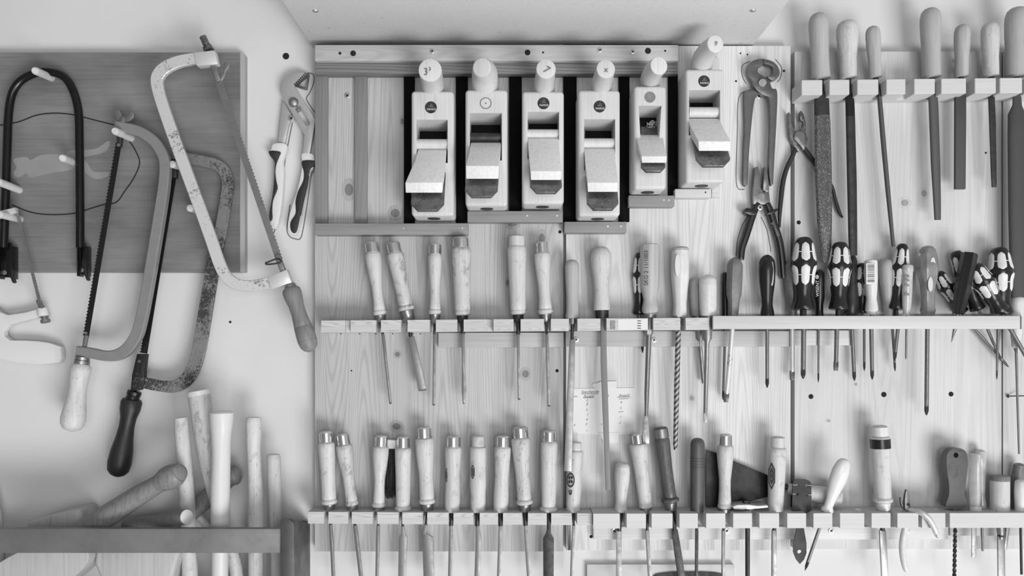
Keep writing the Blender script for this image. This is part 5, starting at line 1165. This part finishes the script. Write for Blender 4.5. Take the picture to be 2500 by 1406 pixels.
hammer('pale hammer handle with a narrow waist, second from the bracket', [(619, 1019, 17), (619, 1026, 19), (619, 1060, 18.5), (619, 1100, 16.5), (622, 1160, 16.5), (625, 1230, 19), (625, 1300, 19), (625, 1400, 18), (625, 1500, 17)], 'handle wood', .062, head=((627, 1530, 40, 44), .062, .03, 'dark steel'))
hammer('shortest hammer handle, standing next to the iron bracket', [(668, 1109, 14), (668, 1116, 16.5), (670, 1180, 16.5), (674, 1280, 15.5), (677, 1350, 16.5), (679, 1420, 18), (680, 1500, 17)], 'hammer wood', .055, head=((680, 1530, 40, 44), .055, .03, 'dark steel'))
gm = 'wooden mallets behind the iron bar'
T = hammer('mallet whose long round-knobbed handle slants up across the hammers', [(443, 1152, 13), (440, 1153, 21), (432, 1157, 27), (420, 1163, 30), (406, 1170, 29), (394, 1177, 24), (382, 1184, 22.5), (330, 1215, 25.5), (270, 1254, 28), (200, 1300, 28), (130, 1346, 28)], 'handle mid', .108, .090, name='mallet', group=gm)
m = MB(); m.plate(curve_pts([(-70, 1420), (-20, 1385), (40, 1350), (110, 1325), (190, 1320), (214, 1345), (211, 1376), (180, 1408), (120, 1455), (40, 1490), (-40, 1480)], 3, True), .112, .075); T.part('head', m, 'mallet wood', bev=.015, seg=4)
T = hammer('mallet with a dark handle slanting behind the white hammer handle', [(581, 1152, 12), (577, 1154, 20), (568, 1161, 25), (555, 1170, 22), (530, 1195, 22), (490, 1230, 22), (440, 1275, 22), (370, 1340, 22)], 'handle mid', .018, .040, name='mallet', group=gm)
m = MB(); m.plate([(232, 1340), (228, 1376), (243, 1412), (290, 1480), (385, 1490), (415, 1430), (440, 1345), (432, 1325), (260, 1322)], .092, .070); T.part('head', m, 'mallet wood', bev=.009, seg=3)
T = hammer('short round wooden handle lying down, its pale sawn end facing out', [(456, 1262, 18.5), (428, 1265, 18.5), (400, 1268, 19), (371, 1272, 19.5), (343, 1276, 20), (314, 1280, 20)], 'handle mid', .112, .034, name='hammer')
e0, e1 = P(456, 1262, .112), P(428, 1265, .0964); ux = (e0-e1).normalized()
m = MB(); m.lathe(e0+ux*.0012, e0-ux*.0008, [(0, M(16.5, .11)), (.3, M(18, .11)), (1, M(18.4, .11))], 24); T.part('end_grain', m, 'handle cream')
T = Thing('wood_block', 'grey wooden block with rounded edges showing above the iron bar, lower left', 'block', P(135, 1318, .04))
m = MB(); m.plate([(62, 1318), (63, 1288), (66, 1276), (122, 1258), (128, 1318)], .064, .050); m.plate([(122, 1258), (185, 1242), (197, 1246), (207, 1280), (210, 1318), (122, 1318)], .067, .056); T.part('block', m, 'mallet wood', bev=.004, seg=3)
hammer('thin light stick leaning between the lying mallet and the white handle', [(478, 1250, 8), (482, 1258, 9), (498, 1275, 9), (515, 1297, 9), (545, 1340, 9)], 'handle wood', .028, name='stick', group=None)
hammer('grey stick end at the left edge, standing behind the iron bar', [(-18, 1190, 5), (-8, 1235, 8), (-2, 1290, 10), (4, 1420, 10)], 'mallet wood', .03, name='stick', group=None)

# ------------------------------------------------------------------ board with a dark oval, low on the wall
T = Thing('backing_board', 'pale board low on the wall carrying a long dark oval plate', 'board', P(1612, 1430, 0))
m = MB(); m.box(1433, 1378, 1793, 1480, .010, .0095); T.part('panel', m, 'rack pine', bev=.001)
m = MB(); m.plate(curve_pts([(1596, 1406), (1625, 1398), (1680, 1396), (1735, 1397), (1768, 1404), (1772, 1425), (1680, 1440), (1600, 1430)], 3, True), .013, .003); T.part('oval_plate', m, 'dark steel', bev=.0008)
